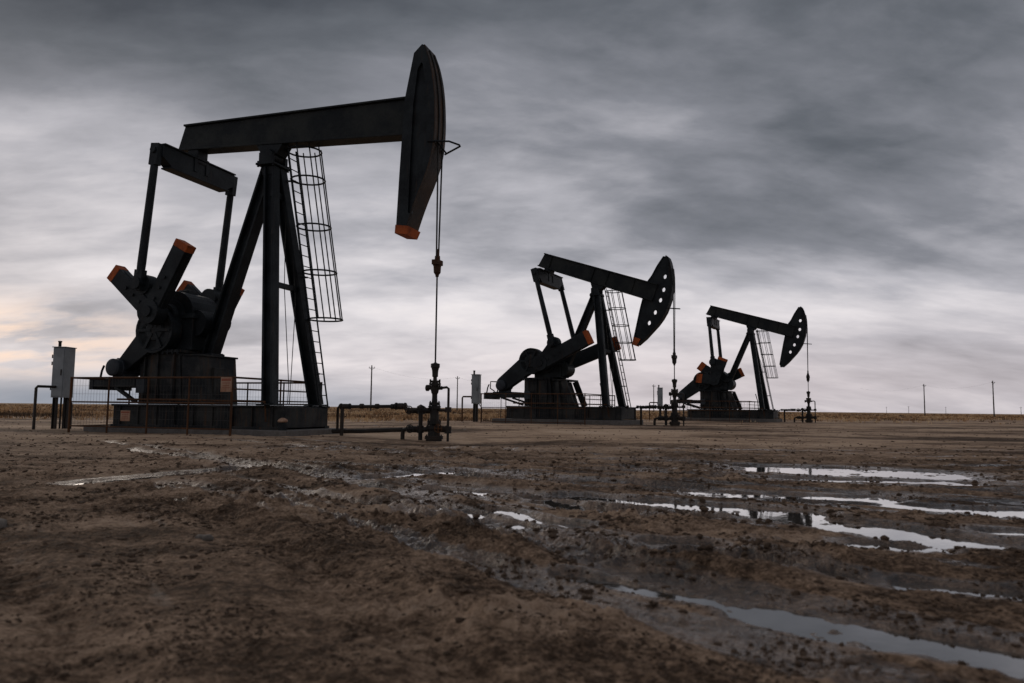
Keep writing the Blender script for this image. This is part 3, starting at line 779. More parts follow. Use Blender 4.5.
def terrain(x, y):
    """height of the muddy field and a wetness value"""
    r = np.hypot(x, y)
    near = 1-.8*sstep(12, 30, r)-.2*sstep(30, 60, r); mid = 1-sstep(40, 120, r)
    wx = x+.35*vnoise(x*.7, y*.7, 91); wy = y+.35*vnoise(x*.7+40, y*.7, 92)
    h = .035*fbm(x, y, .11, 3, 1)*mid
    churn = sstep(-.2, .3, fbm(x, y, .28, 3, 5))*.7+.3
    # the smoother, driven-over mud at the lower left
    smooth_zone = np.exp(-(((x+1.5)/1.1)**2+((y-3.4)/1.6)**2))
    churn = churn*(1-.75*smooth_zone)
    rug = 1-sstep(9, 26, r)*.55
    h = h+near*(.022*fbm(wx, wy, .9, 3, 11))
    lump = fbm(wx, wy, 3.0, 5, 31, .55, True)
    clod = np.maximum(0, fbm(wx, wy, 5.5, 4, 131, .6))**1.3
    h = h+near*rug*churn*(.026*lump+.070*clod+.020*fbm(wx, wy, 2.2, 4, 21, .55))
    fine = np.maximum(-.35, fbm(x+.03*vnoise(x*9, y*9, 141), y, 12, 4, 41, .68))
    h = h+near*(.25+.75*churn)*(.024*fine+.022*np.maximum(0, fbm(x, y, 26, 3, 45, .62)))
    cl_ = np.maximum(0, fbm(wx+.1*vnoise(x*6, y*6, 96), wy, 5.2, 5, 191, .62)+.05)
    for cx_, cy_, a_, b_ in ((-.9, 5.6, 1.5, .6), (-2.4, 6.6, 1.2, .5), (1.5, 4.55, 1.3, .4), (.1, 4.9, .8, .4), (3.0, 4.3, 1.0, .35), (-.1, 3.1, .6, .25), (1.3, 2.5, .6, .15), (3.2, 6.2, 1.4, .25), (1.2, 6.2, 1.0, .25)):
        zz_ = np.exp(-((x-cx_)/a_)**2-((y-cy_)/b_)**2)
        h = h+.13*cl_*zz_
    wet = np.zeros_like(x)
    wob = .22*fbm(x, y, .8, 3, 51)
    for pts, wt, d in TRK:
        dist = poly_dist(x+wob, y+wob*.6, pts)
        lug = 1+.5*vnoise(x*5, y*5, 77)
        ridge = np.exp(-((dist-.34)/.14)**2)*(.8+1.1*np.maximum(0, fbm(x, y, 2.6, 3, 78)*2))
        h = h-near*d*.6*np.exp(-(dist/.17)**2)*lug+near*d*.6*ridge
        wet = np.maximum(wet, np.exp(-(dist/.22)**2)*wt)
    th = np.arctan2(y-16.0, x+9.0); rr_ = np.hypot(x+9.0, y-16.0)
    st = fbm(th*15+.25*vnoise(x*.9, y*.9, 93), rr_*.16, 1.0, 4, 151, .55)
    reg = sstep(-3.8, .6, x+.25*(y-6))*(1-sstep(11.5, 14.5, y))*sstep(3.6, 4.9, y+.25*x)
    rut = fbm(th*36+.2*vnoise(x*1.3, y*1.3, 94), rr_*.11, 1.0, 4, 181, .6)
    rgm = sstep(-4.5, -.5, x+.3*(y-6))*(1-.8*sstep(14, 20, y))*sstep(2.0, 3.2, y+.35*x)
    h = h+near*rgm*.060*rut*(1+.8*vnoise(x*4, y*4, 95))
    gro = sstep(.04, .22, -rut)*rgm
    wet = np.maximum(wet, gro*.75)
    stw = st-.35*rut*rgm+.35*fbm(x, y, 1.3, 4, 161, .6)-.55*(1-reg)
    film = sstep(-.02, .16, stw)
    wet = np.maximum(wet, film*.85)
    lugs = .5+.5*np.sin(rr_*2*math.pi/.17+3*np.sin(th*60))
    for pts, wt, d in TRK:
        dist = poly_dist(x+wob, y+wob*.6, pts)
        h = h-near*.020*np.exp(-(dist/.15)**4)*lugs*(1-sstep(7, 12, y))
    ragged = .22*fbm(x, y, 1.5, 5, 61, .7)
    h = h+.034*near
    lim = WATER+.008
    h = np.where(h < lim, lim+(h-lim)*.10, h)
    bed = WATER-.013+.042*fbm(x, y, 2.6, 5, 66, .65)+.014*fbm(x, y, 12, 3, 67, .6)
    dip = np.zeros_like(x); flat = np.zeros_like(x)
    for pts, w, d in PUD:
        raw_d = poly_dist(x, y, pts)
        dist = raw_d+ragged*min(1, w*3.5)
        dip = np.maximum(dip, 1-sstep(w*.85, w*1.75, dist))
        flat = np.maximum(flat, 1-sstep(w*1.3, w*3.2+.5, raw_d))
        wet = np.maximum(wet, .95*(1-sstep(w*.9, w*2.4+.05, dist)))
    pool = sstep(.20, .30, stw+.10*fbm(x, y, 4, 3, 171))
    dip = np.maximum(dip, pool*.95); flat = np.maximum(flat, film*.75)
    # the mud lies low and slack round standing water
    h = h+(WATER+.004+(h-WATER)*.34-h)*flat
    h = h*(1-dip)+bed*dip
    h = h*sstep(.0, 1.2, r)
    for S_ in SITES:      # each pad sits on its own built-up ground
        d_ = np.hypot(x-S_['x'], y-S_['y']); h = h+S_['z']*(1-sstep(7, 15, d_))
    h = h-.15*np.exp(-((x+2.1)**2+(y-19.8)**2)/7.0)
    return h, wet

def grass_edge(x): return 47+np.maximum(0, x+8)*.72

ys = [-3000, -600, -120, -30, -8, -2, 0, .8, 1.3]
y_ = 1.5
while y_ < 75: ys.append(y_); y_ *= 1+1/(250 if y_ < 14 else 150)
while y_ < 5200: ys.append(y_); y_ *= 1.06
us = np.arange(0, 3.95, .006)
xp = 2.0*np.sinh(us)
xp = np.concatenate([xp, xp[-1]*1.09**np.arange(1, 54)])
xs = np.concatenate([-xp[:0:-1], xp])
ys = np.array(ys, float)
X, Y = np.meshgrid(xs, ys)
Hh, wet = terrain(X.ravel(), Y.ravel())
xx, yy = X.ravel(), Y.ravel()
ge = grass_edge(xx)*(1+.25*fbm(xx, yy, .10, 4, 71, .6))
dry = sstep(-.10, .30, (yy-ge)/ge)
dry = np.where(yy < 0, 0, dry)
churn_c = fbm(xx, yy, .33, 4, 81)
nx, ny = len(xs), len(ys)
me = bpy.data.meshes.new('ground')
me.vertices.add(nx*ny)
co = np.empty((nx*ny, 3), np.float32); co[:, 0] = xx; co[:, 1] = yy; co[:, 2] = Hh
me.vertices.foreach_set('co', co.ravel())
ii = (np.arange(ny-1)[:, None]*nx+np.arange(nx-1)[None, :]).ravel()
quads = np.stack([ii, ii+1, ii+1+nx, ii+nx], 1).astype(np.int32)
nq = len(quads)
me.loops.add(nq*4); me.loops.foreach_set('vertex_index', quads.ravel())
me.polygons.add(nq); me.polygons.foreach_set('loop_start', np.arange(0, nq*4, 4, dtype=np.int32)); me.polygons.foreach_set('loop_total', np.full(nq, 4, np.int32))
me.polygons.foreach_set('use_smooth', np.ones(nq, bool))
me.update(); me.validate()
for nm_, arr in (('wet', wet), ('dry', dry), ('hgt', Hh)):
    at_ = me.attributes.new(nm_, 'FLOAT', 'POINT'); at_.data.foreach_set('value', arr.astype(np.float32))

def ground_mat():
    m, nt, b = new_mat('churned_mud')
    pos = nt.nodes.new('ShaderNodeNewGeometry').outputs['Position']
    def attr(n):
        a = nt.nodes.new('ShaderNodeAttribute'); a.attribute_name = n; return a.outputs['Fac']
    big = noise(nt, pos, .22, 5, .6); med = noise(nt, pos, 1.6, 7, .65, .4); fine = noise(nt, pos, 17, 6, .7); peb = noise(nt, pos, 60, 3, .6)
    mp = nt.nodes.new('ShaderNodeMapping'); nt.links.new(pos, mp.inputs[0])
    mp.inputs['Rotation'].default_value = (0, 0, R(25)); mp.inputs['Scale'].default_value = (.06, .42, 1)
    strk = noise(nt, mp.outputs[0], 1.0, 5, .6)
    strk2 = noise(nt, mp.outputs[0], 3.2, 6, .65, .6)
    def wsum_(parts):
        t = None
        for o_, w_ in parts:
            q = math_node(nt, 'MULTIPLY', math_node(nt, 'SUBTRACT', o_, .5), w_)
            t = q if t is None else math_node(nt, 'ADD', t, q)
        return math_node(nt, 'ADD', t, .5)
    v = wsum_([(big.outputs['Fac'], .6), (med.outputs['Fac'], .8), (fine.outputs['Fac'], .75), (strk.outputs['Fac'], .55), (strk2.outputs['Fac'], .5), (peb.outputs['Fac'], .5)])
    c = ramp(nt, v, [(.27, (.030, .019, .012)), (.41, (.098, .063, .041)), (.54, (.235, .156, .103)), (.69, (.41, .287, .197)), (.9, (.46, .345, .26))]).outputs[0]
    # drier, paler gravelly dirt round the well sites
    sep = nt.nodes.new('ShaderNodeSeparateXYZ'); nt.links.new(pos, sep.inputs[0])
    far = nt.nodes.new('ShaderNodeMapRange'); far.inputs['From Min'].default_value = 10; far.inputs['From Max'].default_value = 21
    nt.links.new(sep.outputs['Y'], far.inputs['Value'])
    mp3 = nt.nodes.new('ShaderNodeMapping'); nt.links.new(pos, mp3.inputs[0]); mp3.inputs['Scale'].default_value = (.10, .30, 1)
    strk3 = noise(nt, mp3.outputs[0], 1.0, 6, .62, .5)
    v2 = wsum_([(big.outputs['Fac'], .5), (med.outputs['Fac'], .6), (strk3.outputs['Fac'], 1.3), (fine.outputs['Fac'], .4)])
    dirt = ramp(nt, v2, [(.28, (.075, .049, .032)), (.42, (.22, .146, .096)), (.57, (.48, .335, .225)), (.8, (.60, .44, .31))]).outputs[0]
    c = mix(nt, far.outputs[0], c, dirt)
    wetc = mix(nt, 1.0, c, (.62, .60, .59), 'MULTIPLY')
    wsum = math_node(nt, 'ADD', attr('wet'), math_node(nt, 'MULTIPLY', math_node(nt, 'SUBTRACT', med.outputs['Fac'], .5), .9))
    wfac = ramp(nt, wsum, [(.18, 0.0), (.62, 1.0)]).outputs[0]
    c = mix(nt, wfac, c, wetc)
    # dry prairie grass far out
    gn = noise(nt, pos, .05, 6, .65); mp2 = nt.nodes.new('ShaderNodeMapping'); nt.links.new(pos, mp2.inputs[0]); mp2.inputs['Scale'].default_value = (.02, .06, 1)
    gn2 = noise(nt, mp2.outputs[0], 1, 5, .6)
    gc = ramp(nt, gn2.outputs['Fac'], [(.32, (.11, .07, .04)), (.5, (.36, .215, .11)), (.68, (.56, .37, .20))]).outputs[0]
    c = mix(nt, attr('dry'), c, gc)
    nt.links.new(c, b.inputs['Base Color'])
    rr = mix(nt, wfac, ramp(nt, fine.outputs['Fac'], [(.3, .72), (.7, .95)]).outputs[0], ramp(nt, fine.outputs['Fac'], [(.35, .10), (.7, .30)]).outputs[0])
    rr = mix(nt, attr('dry'), rr, (.95, .95, .95))
    nt.links.new(rr, b.inputs['Roughness'])
    nt.links.new(ramp(nt, wfac, [(.0, .06), (1.0, .55)]).outputs[0], b.inputs['Specular IOR Level'])
    hh = math_node(nt, 'ADD', math_node(nt, 'MULTIPLY', fine.outputs['Fac'], 1.0), math_node(nt, 'MULTIPLY', peb.outputs['Fac'], .35))
    bump(nt, hh, .9, .03, b)
    return m
me.materials.append(ground_mat())
tag(bpy.data.objects.new('ground', me), None, None, None, 'structure')
g_obj = bpy.data.objects['ground']; COL.objects.link(g_obj)

# water lying in the ruts and hollows: one level sheet, cut to the hollows
cell = .06
gx = np.arange(-6, 13, cell); gy = np.arange(1.6, 15, cell)
GX, GY = np.meshgrid(gx, gy)
keep = np.zeros(GX.shape, bool)
hh_ = terrain((GX+cell/2).ravel(), (GY+cell/2).ravel())[0].reshape(GX.shape) < WATER+.010
kp = np.pad(hh_, 3)
for dj in range(-3, 4):
    for di in range(-3, 4): keep |= kp[3+dj:3+dj+GX.shape[0], 3+di:3+di+GX.shape[1]]
vid = {}; vs = []; fs = []
for j, i_ in zip(*np.nonzero(keep)):
    f = []
    for dj, di in ((0, 0), (0, 1), (1, 1), (1, 0)):
        k = (j+dj, i_+di)
        if k not in vid: vid[k] = len(vs); vs.append((gx[0]+k[1]*cell, gy[0]+k[0]*cell, WATER))
        f.append(vid[k])
    fs.append(f)
wm = bpy.data.meshes.new('puddle_water'); wm.from_pydata(vs, [], fs)
m, nt, b = new_mat('muddy_water')
b.inputs['Base Color'].default_value = (.06, .047, .036, 1); b.inputs['Roughness'].default_value = .03; b.inputs['IOR'].default_value = 1.9
b.inputs['Coat Weight'].default_value = .6; b.inputs['Coat IOR'].default_value = 1.6; b.inputs['Coat Roughness'].default_value = .02
pos = nt.nodes.new('ShaderNodeNewGeometry').outputs['Position']
bump(nt, noise(nt, pos, 14, 3, .5).outputs['Fac'], .05, .01, b)
wm.materials.append(m)
wo = bpy.data.objects.new('puddle_water', wm); COL.objects.link(wo); tag(wo, None, None, None, 'structure')

# loose clods of mud
def ico():
    t = (1+5**.5)/2
    v = np.array([(-1,t,0),(1,t,0),(-1,-t,0),(1,-t,0),(0,-1,t),(0,1,t),(0,-1,-t),(0,1,-t),(t,0,-1),(t,0,1),(-t,0,-1),(-t,0,1)])/math.sqrt(1+t*t)
    f = [(0,11,5),(0,5,1),(0,1,7),(0,7,10),(0,10,11),(1,5,9),(5,11,4),(11,10,2),(10,7,6),(7,1,8),(3,9,4),(3,4,2),(3,2,6),(3,6,8),(3,8,9),(4,9,5),(2,4,11),(6,2,10),(8,6,7),(9,8,1)]
    vs = [tuple(p) for p in v]; cache = {}; nf = []
    def midp(a, b):
        k = (min(a, b), max(a, b))
        if k not in cache:
            p = (np.array(vs[a])+np.array(vs[b])); p /= np.linalg.norm(p); cache[k] = len(vs); vs.append(tuple(p))
        return cache[k]
    for a, b, c in f:
        ab, bc, ca = midp(a, b), midp(b, c), midp(c, a); nf += [(a, ab, ca), (b, bc, ab), (c, ca, bc), (ab, bc, ca)]
    return np.array(vs), np.array(nf), v, np.array(f)
IV, IF, IV0, IF0 = ico()
def lumps(name, n, sampler, smin, smax, mat, seed, coarse=False):
    rg = np.random.default_rng(seed)
    x, y = sampler(rg, n)
    z, w_ = terrain(x, y)
    ok = z > WATER+.012
    x, y, z = x[ok], y[ok], z[ok]; n = len(x)
    s = smin*(smax/smin)**(rg.random(n)**2.2)
    s = s*np.clip(y/5.5, .45, 1)
    BV, BF = (IV0, IF0) if coarse else (IV, IF)
    sc = s[:, None]*np.stack([1+.5*rg.random(n), 1+.5*rg.random(n), .45+.5*rg.random(n)], 1)
    ph = rg.random((n, 3))*9
    d = 1+.28*np.sin(BV[None, :, 0]*3.1+ph[:, :1])+.2*np.sin(BV[None, :, 1]*4.3+ph[:, 1:2])*np.sin(BV[None, :, 2]*3.7+ph[:, 2:])+.14*rg.standard_normal((n, len(BV)))
    P = BV[None]*d[..., None]*sc[:, None, :]
    a = rg.random(n)[:, None]*6.28
    V = np.stack([P[..., 0]*np.cos(a)-P[..., 1]*np.sin(a)+x[:, None], P[..., 0]*np.sin(a)+P[..., 1]*np.cos(a)+y[:, None], P[..., 2]+(z+s*.15)[:, None]], 2).reshape(-1, 3)
    F = (BF[None]+(np.arange(n)*len(BV))[:, None, None]).reshape(-1, 3)
    me = bpy.data.meshes.new(name); me.vertices.add(len(V)); me.vertices.foreach_set('co', V.astype(np.float32).ravel())
    me.loops.add(len(F)*3); me.loops.foreach_set('vertex_index', F.astype(np.int32).ravel())
    me.polygons.add(len(F)); me.polygons.foreach_set('loop_start', np.arange(0, len(F)*3, 3, dtype=np.int32)); me.polygons.foreach_set('loop_total', np.full(len(F), 3, np.int32))
    me.polygons.foreach_set('use_smooth', np.ones(len(F), bool)); me.update()
    me.materials.append(mat); o = bpy.data.objects.new(name, me); COL.objects.link(o)
    return o
m, nt, b = new_mat('mud_clod')
pos = nt.nodes.new('ShaderNodeNewGeometry').outputs['Position']
n1 = noise(nt, pos, 3, 4, .6); n2 = noise(nt, pos, 40, 5, .7)
nt.links.new(mix(nt, .5, ramp(nt, n1.outputs['Fac'], [(.3, (.032, .021, .014)), (.7, (.14, .094, .064))]).outputs[0], ramp(nt, n2.outputs['Fac'], [(.3, (.028, .018, .012)), (.7, (.16, .108, .074))]).outputs[0]), b.inputs['Base Color'])
b.inputs['Roughness'].default_value = .85; b.inputs['Specular IOR Level'].default_value = .12; bump(nt, n2.outputs['Fac'], .7, .02, b)
M['clod'] = m
def samp_near(rg, n):
    n = n*4; y = 2.2*(20/2.2)**rg.random(n*3); x = (rg.random(n*3)*2-1)*(.9*y+.4)
    dd = np.full(x.shape, 9.0)
    for pts, wt, d in TRK:
        if wt > .3: dd = np.minimum(dd, np.abs(poly_dist(x, y, pts)-.38))
    k = fbm(x, y, 1.1, 3, 5)+.16*rg.standard_normal(n*3)-.35*np.minimum(dd, 1.2) > .0
    return x[k][:n//4], y[k][:n//4]
tag(lumps('mud_clods', 9000, samp_near, .004, .026, M['clod'], 3), 'small dark clods of mud scattered over the churned ground', 'mud clods', None, 'stuff')
def samp_crumb(rg, n):
    y = 2.2*(13/2.2)**rg.random(n*3); x = (rg.random(n*3)*2-1)*(.85*y+.3)
    k = fbm(x, y, 1.4, 5, 205, .65)+.10*rg.standard_normal(n*3) > .17
    return x[k][:n], y[k][:n]
tag(lumps('mud_crumbs', 45000, samp_crumb, .0022, .016, M['clod'], 6, True), 'fine crumbly mud lying over the near ground', 'mud crumbs', None, 'stuff')
def samp_mid(rg, n):
    y = 9*(45/9)**rg.random(n); x = (rg.random(n)*2-1)*(.95*y); return x, y
tag(lumps('gravel', 7000, samp_mid, .006, .028, M['clod'], 4), 'loose gravel and dirt lumps around the well sites', 'gravel', None, 'stuff')

# a few stones one can pick out
m, nt, b = new_mat('stone')
tc = nt.nodes.new('ShaderNodeTexCoord').outputs['Object']; n1 = noise(nt, tc, 6, 6, .65)
nt.links.new(ramp(nt, n1.outputs['Fac'], [(.3, (.035, .028, .022)), (.7, (.14, .115, .095))]).outputs[0], b.inputs['Base Color']); b.inputs['Roughness'].default_value = .8
bump(nt, n1.outputs['Fac'], .6, .03, b); M['stone'] = m
for x, y, s_, lab in ((-3.35, 5.05, .085, 'dark wet stone at the left edge of the mud'), (-1.82, 4.62, .045, 'small pale stone alone in the mud left of centre'),
                      (-.02, 2.62+.5, .028, 'little brown stone in the mud at bottom centre')):
    sm = (lambda x, y: (lambda rg, n: (np.array([x]), np.array([y]))))(x, y)
    o = lumps('stone', 1, sm, s_, s_*1.01, M['stone'], int(s_*1000))
    me2 = o.data; me2.transform(__import__('mathutils').Matrix.Translation((-x, -y, 0))); o.location = (x, y, 0)
    tag(o, lab, 'stone')

# ------------------------------------------------------------------ dry grass
def grass(name, n, seed, d0, d1, h0, h1, label, spread=1.15):
    rg = np.random.default_rng(seed)
    y = d0*(d1/d0)**rg.random(n*2); x = (rg.random(n*2)*2-1)*spread*y
    e = grass_edge(x)*(1+.25*fbm(x, y, .10, 4, 71, .6))
    clump = fbm(x, y, .06, 3, 73)+.5*rg.standard_normal(n*2)*.4
    ok = (y > e*(1.03+.10*rg.standard_normal(n*2))) & (clump > -.25)
    x, y = x[ok][:n], y[ok][:n]; n = len(x)
    nb = 7
    bx = np.repeat(x, nb)+rg.normal(0, .13, n*nb); by = np.repeat(y, nb)+rg.normal(0, .13, n*nb)
    sc = np.repeat(1+.5*np.clip(fbm(x, y, .09, 2, 75)*2, -1, 1), nb)
    hh = (h0+(h1-h0)*rg.random(n*nb))*sc*(1+np.repeat(y, nb)/400)
    ang = rg.random(n*nb)*6.283; wd = (.012+.014*rg.random(n*nb))*(1+np.repeat(y, nb)/60)
    lean = rg.normal(0, .22, (n*nb, 2))
    z = np.zeros(n*nb)
    dx, dy = np.cos(ang)*wd, np.sin(ang)*wd
    V = np.empty((n*nb, 3, 3), np.float32)
    V[:, 0] = np.stack([bx-dx, by-dy, z-.02], 1); V[:, 1] = np.stack([bx+dx, by+dy, z-.02], 1)
    V[:, 2] = np.stack([bx+lean[:, 0]*hh, by+lean[:, 1]*hh, z+hh], 1)
    me = bpy.data.meshes.new(name); me.vertices.add(n*nb*3); me.vertices.foreach_set('co', V.ravel())
    me.loops.add(n*nb*3); me.loops.foreach_set('vertex_index', np.arange(n*nb*3, dtype=np.int32))
    me.polygons.add(n*nb); me.polygons.foreach_set('loop_start', np.arange(0, n*nb*3, 3, dtype=np.int32)); me.polygons.foreach_set('loop_total', np.full(n*nb, 3, np.int32))
    me.update()
    tone = np.repeat(np.clip(.5+fbm(x, y, .07, 3, 76)*1.1+.18*rg.standard_normal(n), 0, 1), nb)
    a = me.attributes.new('tone', 'FLOAT', 'POINT'); a.data.foreach_set('value', np.repeat(tone, 3).astype(np.float32))
    me.materials.append(M['straw']); o = bpy.data.objects.new(name, me); COL.objects.link(o)
    return tag(o, label, 'grass', None, 'stuff')
m, nt, b = new_mat('dry_straw')
a = nt.nodes.new('ShaderNodeAttribute'); a.attribute_name = 'tone'
nt.links.new(ramp(nt, a.outputs['Fac'], [(.15, (.07, .043, .024)), (.42, (.30, .165, .075)), (.68, (.54, .335, .165)), (1, (.66, .48, .28))]).outputs[0], b.inputs['Base Color'])
b.inputs['Roughness'].default_value = .9
M['straw'] = m
grass('dry_grass', 26000, 21, 36, 420, .05, .22, 'dry orange brown prairie grass beyond the dirt')

# ------------------------------------------------------------------ utility poles and wires
def pole(x, y, h, label, lean=0, arm=True, group='utility poles along the horizon'):
    root = empty('utility_pole', (x, y, 0), R(20), label, 'utility pole', group)
    root.rotation_euler[1] = R(lean)
    m = MB(); m.tube((0, 0, -.3), (0, 0, h), .17, 10, .11); m.build('pole', 'wood', root)
    if arm:
        m = MB(); m.bar((-.6, -.13, h-.55), (.6, -.13, h-.55), .09, .1); m.bar((-.4, -.13, h-.58), (.0, -.1, h-.95), .04, .04); m.bar((.4, -.13, h-.58), (0, -.1, h-.95), .04, .04); m.build('crossarm', 'wood', root)
        for s in (-.52, .52):
            m = MB(); m.lathe((s, -.13, h-.49), (0, 0, 1), [(0, 0), (0, .04), (.12, .06), (.2, .05), (.22, 0)], 8); m.build('insulator', 'cabinet', root)
    return root
K = 760.0
def P_at(u, d): return ((u-512)/K*d, d)
poles = [(372, 151, 9.1, 'utility pole standing alone right of the largest pumpjack'), (458, 203, 9.3, 'utility pole right of the nearest wellhead, beside the middle cabinet'),
         (654, 250, 9.2, 'thin utility pole between the middle pumpjack and its wellhead'), (924, 222, 9.3, 'utility pole at right, the shorter of the right hand pair'),
         (993, 192, 9.2, 'utility pole at far right, the taller of the right hand pair')]
for u, d, h, lab in poles: pole(*P_at(u, d), h, lab)
for u, d in ((886, 1150), (908, 1000), (945, 1050), (1020, 900), (533, 900), (700, 1200)):
    m = MB(); x, y = P_at(u, d); m.tube((0, 0, -.5), (0, 0, 9.5), .3, 8, .2); m.bar((-1.3, 0, 8.8), (1.3, 0, 8.8), .25, .25)
    o = m.build('utility_pole', 'wood'); o.location = (x, y, 0)
    tag(o, 'tiny distant utility pole on the far prairie horizon', 'utility pole', 'tiny poles on the horizon')
def wire(ps, label):
    m = MB()
    for (u0, d0, h0), (u1, d1, h1) in zip(ps[:-1], ps[1:]):
        (x0, y0), (x1, y1) = P_at(u0, d0), P_at(u1, d1)
        pts = [(x0+(x1-x0)*t, y0+(y1-y0)*t, h0+(h1-h0)*t-1.3*4*t*(1-t)) for t in np.linspace(0, 1, 14)]
        m.path(pts, .008, 4, False)
    return tag(m.build('power_line', 'cable'), label, 'power line')
wire([(372, 151, 8.8), (458, 203, 9.0), (533, 300, 9.2)], 'thin sagging power line between the two poles left of centre')
wire([(993, 192, 8.9), (924, 222, 9.0), (860, 262, 9.1)], 'thin sagging power line between the right hand poles')

# ------------------------------------------------------------------ camera
cam = bpy.data.cameras.new('camera'); co_ = bpy.data.objects.new('camera', cam); COL.objects.link(co_)
cam.sensor_width = 36; cam.lens = 36*760/1024
cam.clip_start = .05; cam.clip_end = 20000
pitch = math.atan(67/760); roll = R(.63)
import mathutils
base = mathutils.Matrix.Rotation(math.pi/2+pitch, 4, 'X')
co_.matrix_world = mathutils.Matrix.Translation((0, 0, .85)) @ base @ mathutils.Matrix.Rotation(roll, 4, 'Z')
cam.dof.use_dof = True; cam.dof.focus_distance = 24; cam.dof.aperture_fstop = 2.4
scene.camera = co_

# ------------------------------------------------------------------ sky and light
SUN_EL, SUN_AZ = 9.0, -38.0          # low sun behind the cloud at left; azimuth from +Y, negative = left
w = bpy.data.worlds.new('World'); scene.world = w; w.use_nodes = True
nt = w.node_tree; bg = nt.nodes['Background']
sky = nt.nodes.new('ShaderNodeTexSky'); sky.sky_type = 'NISHITA'; sky.sun_disc = False
sky.sun_elevation = R(SUN_EL); sky.sun_rotation = R(SUN_AZ); sky.air_density = 1.2; sky.dust_density = 2.0
d = nt.nodes.new('ShaderNodeTexCoord').outputs['Generated']
sep = nt.nodes.new('ShaderNodeSeparateXYZ'); nt.links.new(d, sep.inputs[0])
dx, dy, dz = sep.outputs
zc = math_node(nt, 'ADD', math_node(nt, 'MAXIMUM', dz, 0.0), .27)
cu = nt.nodes.new('ShaderNodeCombineXYZ')
nt.links.new(math_node(nt, 'DIVIDE', dx, zc), cu.inputs[0]); nt.links.new(math_node(nt, 'DIVIDE', dy, zc), cu.inputs[1])
mp = nt.nodes.new('ShaderNodeMapping'); nt.links.new(cu.outputs[0], mp.inputs[0])
mp.inputs['Rotation'].default_value = (0, 0, R(-22)); mp.inputs['Scale'].default_value = (.60, 1.05, 1); mp.inputs['Location'].default_value = (3.3, 1.7, 0)
wp = noise(nt, mp.outputs[0], 1.1, 3, .5)
wv = nt.nodes.new('ShaderNodeVectorMath'); wv.operation = 'MULTIPLY_ADD'
nt.links.new(wp.outputs['Color'], wv.inputs[0]); wv.inputs[1].default_value = (.28, .28, 0); nt.links.new(mp.outputs[0], wv.inputs[2])
n1 = noise(nt, wv.outputs[0], 1.9, 10, .50, .0)
n2 = noise(nt, wv.outputs[0], 5.2, 8, .55, .0)
n3 = noise(nt, wv.outputs[0], 16.0, 5, .6, .0)
n1s = ramp(nt, n1.outputs['Fac'], [(.33, .22), (.5, .52), (.57, .66), (.68, .78)])
n1s.color_ramp.interpolation = 'EASE'
tone = math_node(nt, 'ADD', math_node(nt, 'MULTIPLY', n1s.outputs[0], .55), math_node(nt, 'ADD', math_node(nt, 'MULTIPLY', n2.outputs['Fac'], .44), math_node(nt, 'MULTIPLY', n3.outputs['Fac'], .12)))
def gauss(v, c, s_):
    q = math_node(nt, 'DIVIDE', math_node(nt, 'SUBTRACT', v, c), s_)
    return math_node(nt, 'EXPONENT', math_node(nt, 'MULTIPLY', math_node(nt, 'MULTIPLY', q, q), -1.0))
# bright low cloud, darker deck above; unseen zenith brightened to light the ground
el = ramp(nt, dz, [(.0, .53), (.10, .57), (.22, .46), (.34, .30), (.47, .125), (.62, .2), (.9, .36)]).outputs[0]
val = math_node(nt, 'ADD', el, math_node(nt, 'MULTIPLY', math_node(nt, 'SUBTRACT', tone, .545), .80))
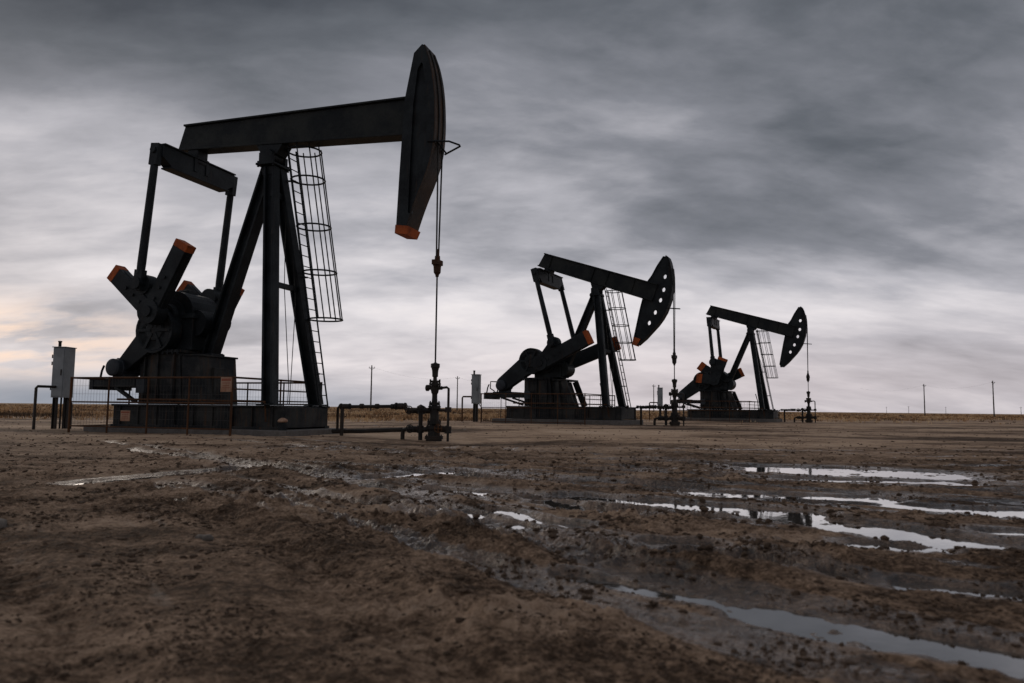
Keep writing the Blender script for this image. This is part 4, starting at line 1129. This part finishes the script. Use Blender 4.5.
# thick and thin places in the deck: (bearing, elevation as sines, widths, change)
for cx_, cz_, sx_, sz_, k_ in ((-.36, .38, .22, .075, -.13), (-.50, .24, .17, .09, .13), (-.12, .44, .14, .07, .07), (.48, .25, .26, .10, -.13),
                               (.02, .10, .34, .075, .10), (.55, .46, .16, .10, -.06), (-.56, .13, .08, .03, -.08), (.50, .05, .24, .07, -.13), (-.62, .18, .10, .05, -.07)):
    val = math_node(nt, 'ADD', val, math_node(nt, 'MULTIPLY', math_node(nt, 'MULTIPLY', gauss(dx, cx_, sx_), gauss(dz, cz_, sz_)), k_))
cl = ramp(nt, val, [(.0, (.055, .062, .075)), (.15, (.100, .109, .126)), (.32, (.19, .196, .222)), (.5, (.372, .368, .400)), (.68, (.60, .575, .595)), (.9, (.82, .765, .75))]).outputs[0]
# warm break low at left, cool distant bank just over the horizon
warm = math_node(nt, 'MULTIPLY', gauss(dz, .070, .036), gauss(dx, -.56, .12))
wn = ramp(nt, n2.outputs['Fac'], [(.44, 0.0), (.6, 1.0)]).outputs[0]
cl = mix(nt, math_node(nt, 'MULTIPLY', math_node(nt, 'MULTIPLY', warm, wn), .95, True), cl, (.80, .60, .47))
pinkw = math_node(nt, 'MULTIPLY', gauss(dz, .03, .07), math_node(nt, 'MULTIPLY', gauss(dx, .25, .55), .45))
cl = mix(nt, pinkw, cl, (.56, .475, .475))
bank = math_node(nt, 'MULTIPLY', gauss(dz, .008, .024), math_node(nt, 'ADD', math_node(nt, 'MULTIPLY', gauss(dx, -.5, .30), .85), .0), True)
cl = mix(nt, bank, cl, (.17, .215, .275))
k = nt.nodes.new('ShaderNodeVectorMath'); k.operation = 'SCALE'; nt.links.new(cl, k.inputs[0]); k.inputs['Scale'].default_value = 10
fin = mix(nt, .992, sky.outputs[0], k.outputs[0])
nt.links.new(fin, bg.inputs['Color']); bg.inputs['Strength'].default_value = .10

sun = bpy.data.lights.new('sun', 'SUN'); so = bpy.data.objects.new('sun', sun); COL.objects.link(so)
sun.energy = .5; sun.angle = R(40); sun.color = (1.0, .86, .72)
az = R(SUN_AZ); e = R(SUN_EL+6)
dirv = mathutils.Vector((math.sin(az)*math.cos(e), math.cos(az)*math.cos(e), math.sin(e)))
so.rotation_euler = dirv.to_track_quat('Z', 'Y').to_euler()
so.location = dirv*50

vs_ = scene.view_settings
vs_.view_transform = 'Standard'; vs_.look = 'None'; vs_.exposure = .35; vs_.gamma = 1; vs_.use_curve_mapping = False
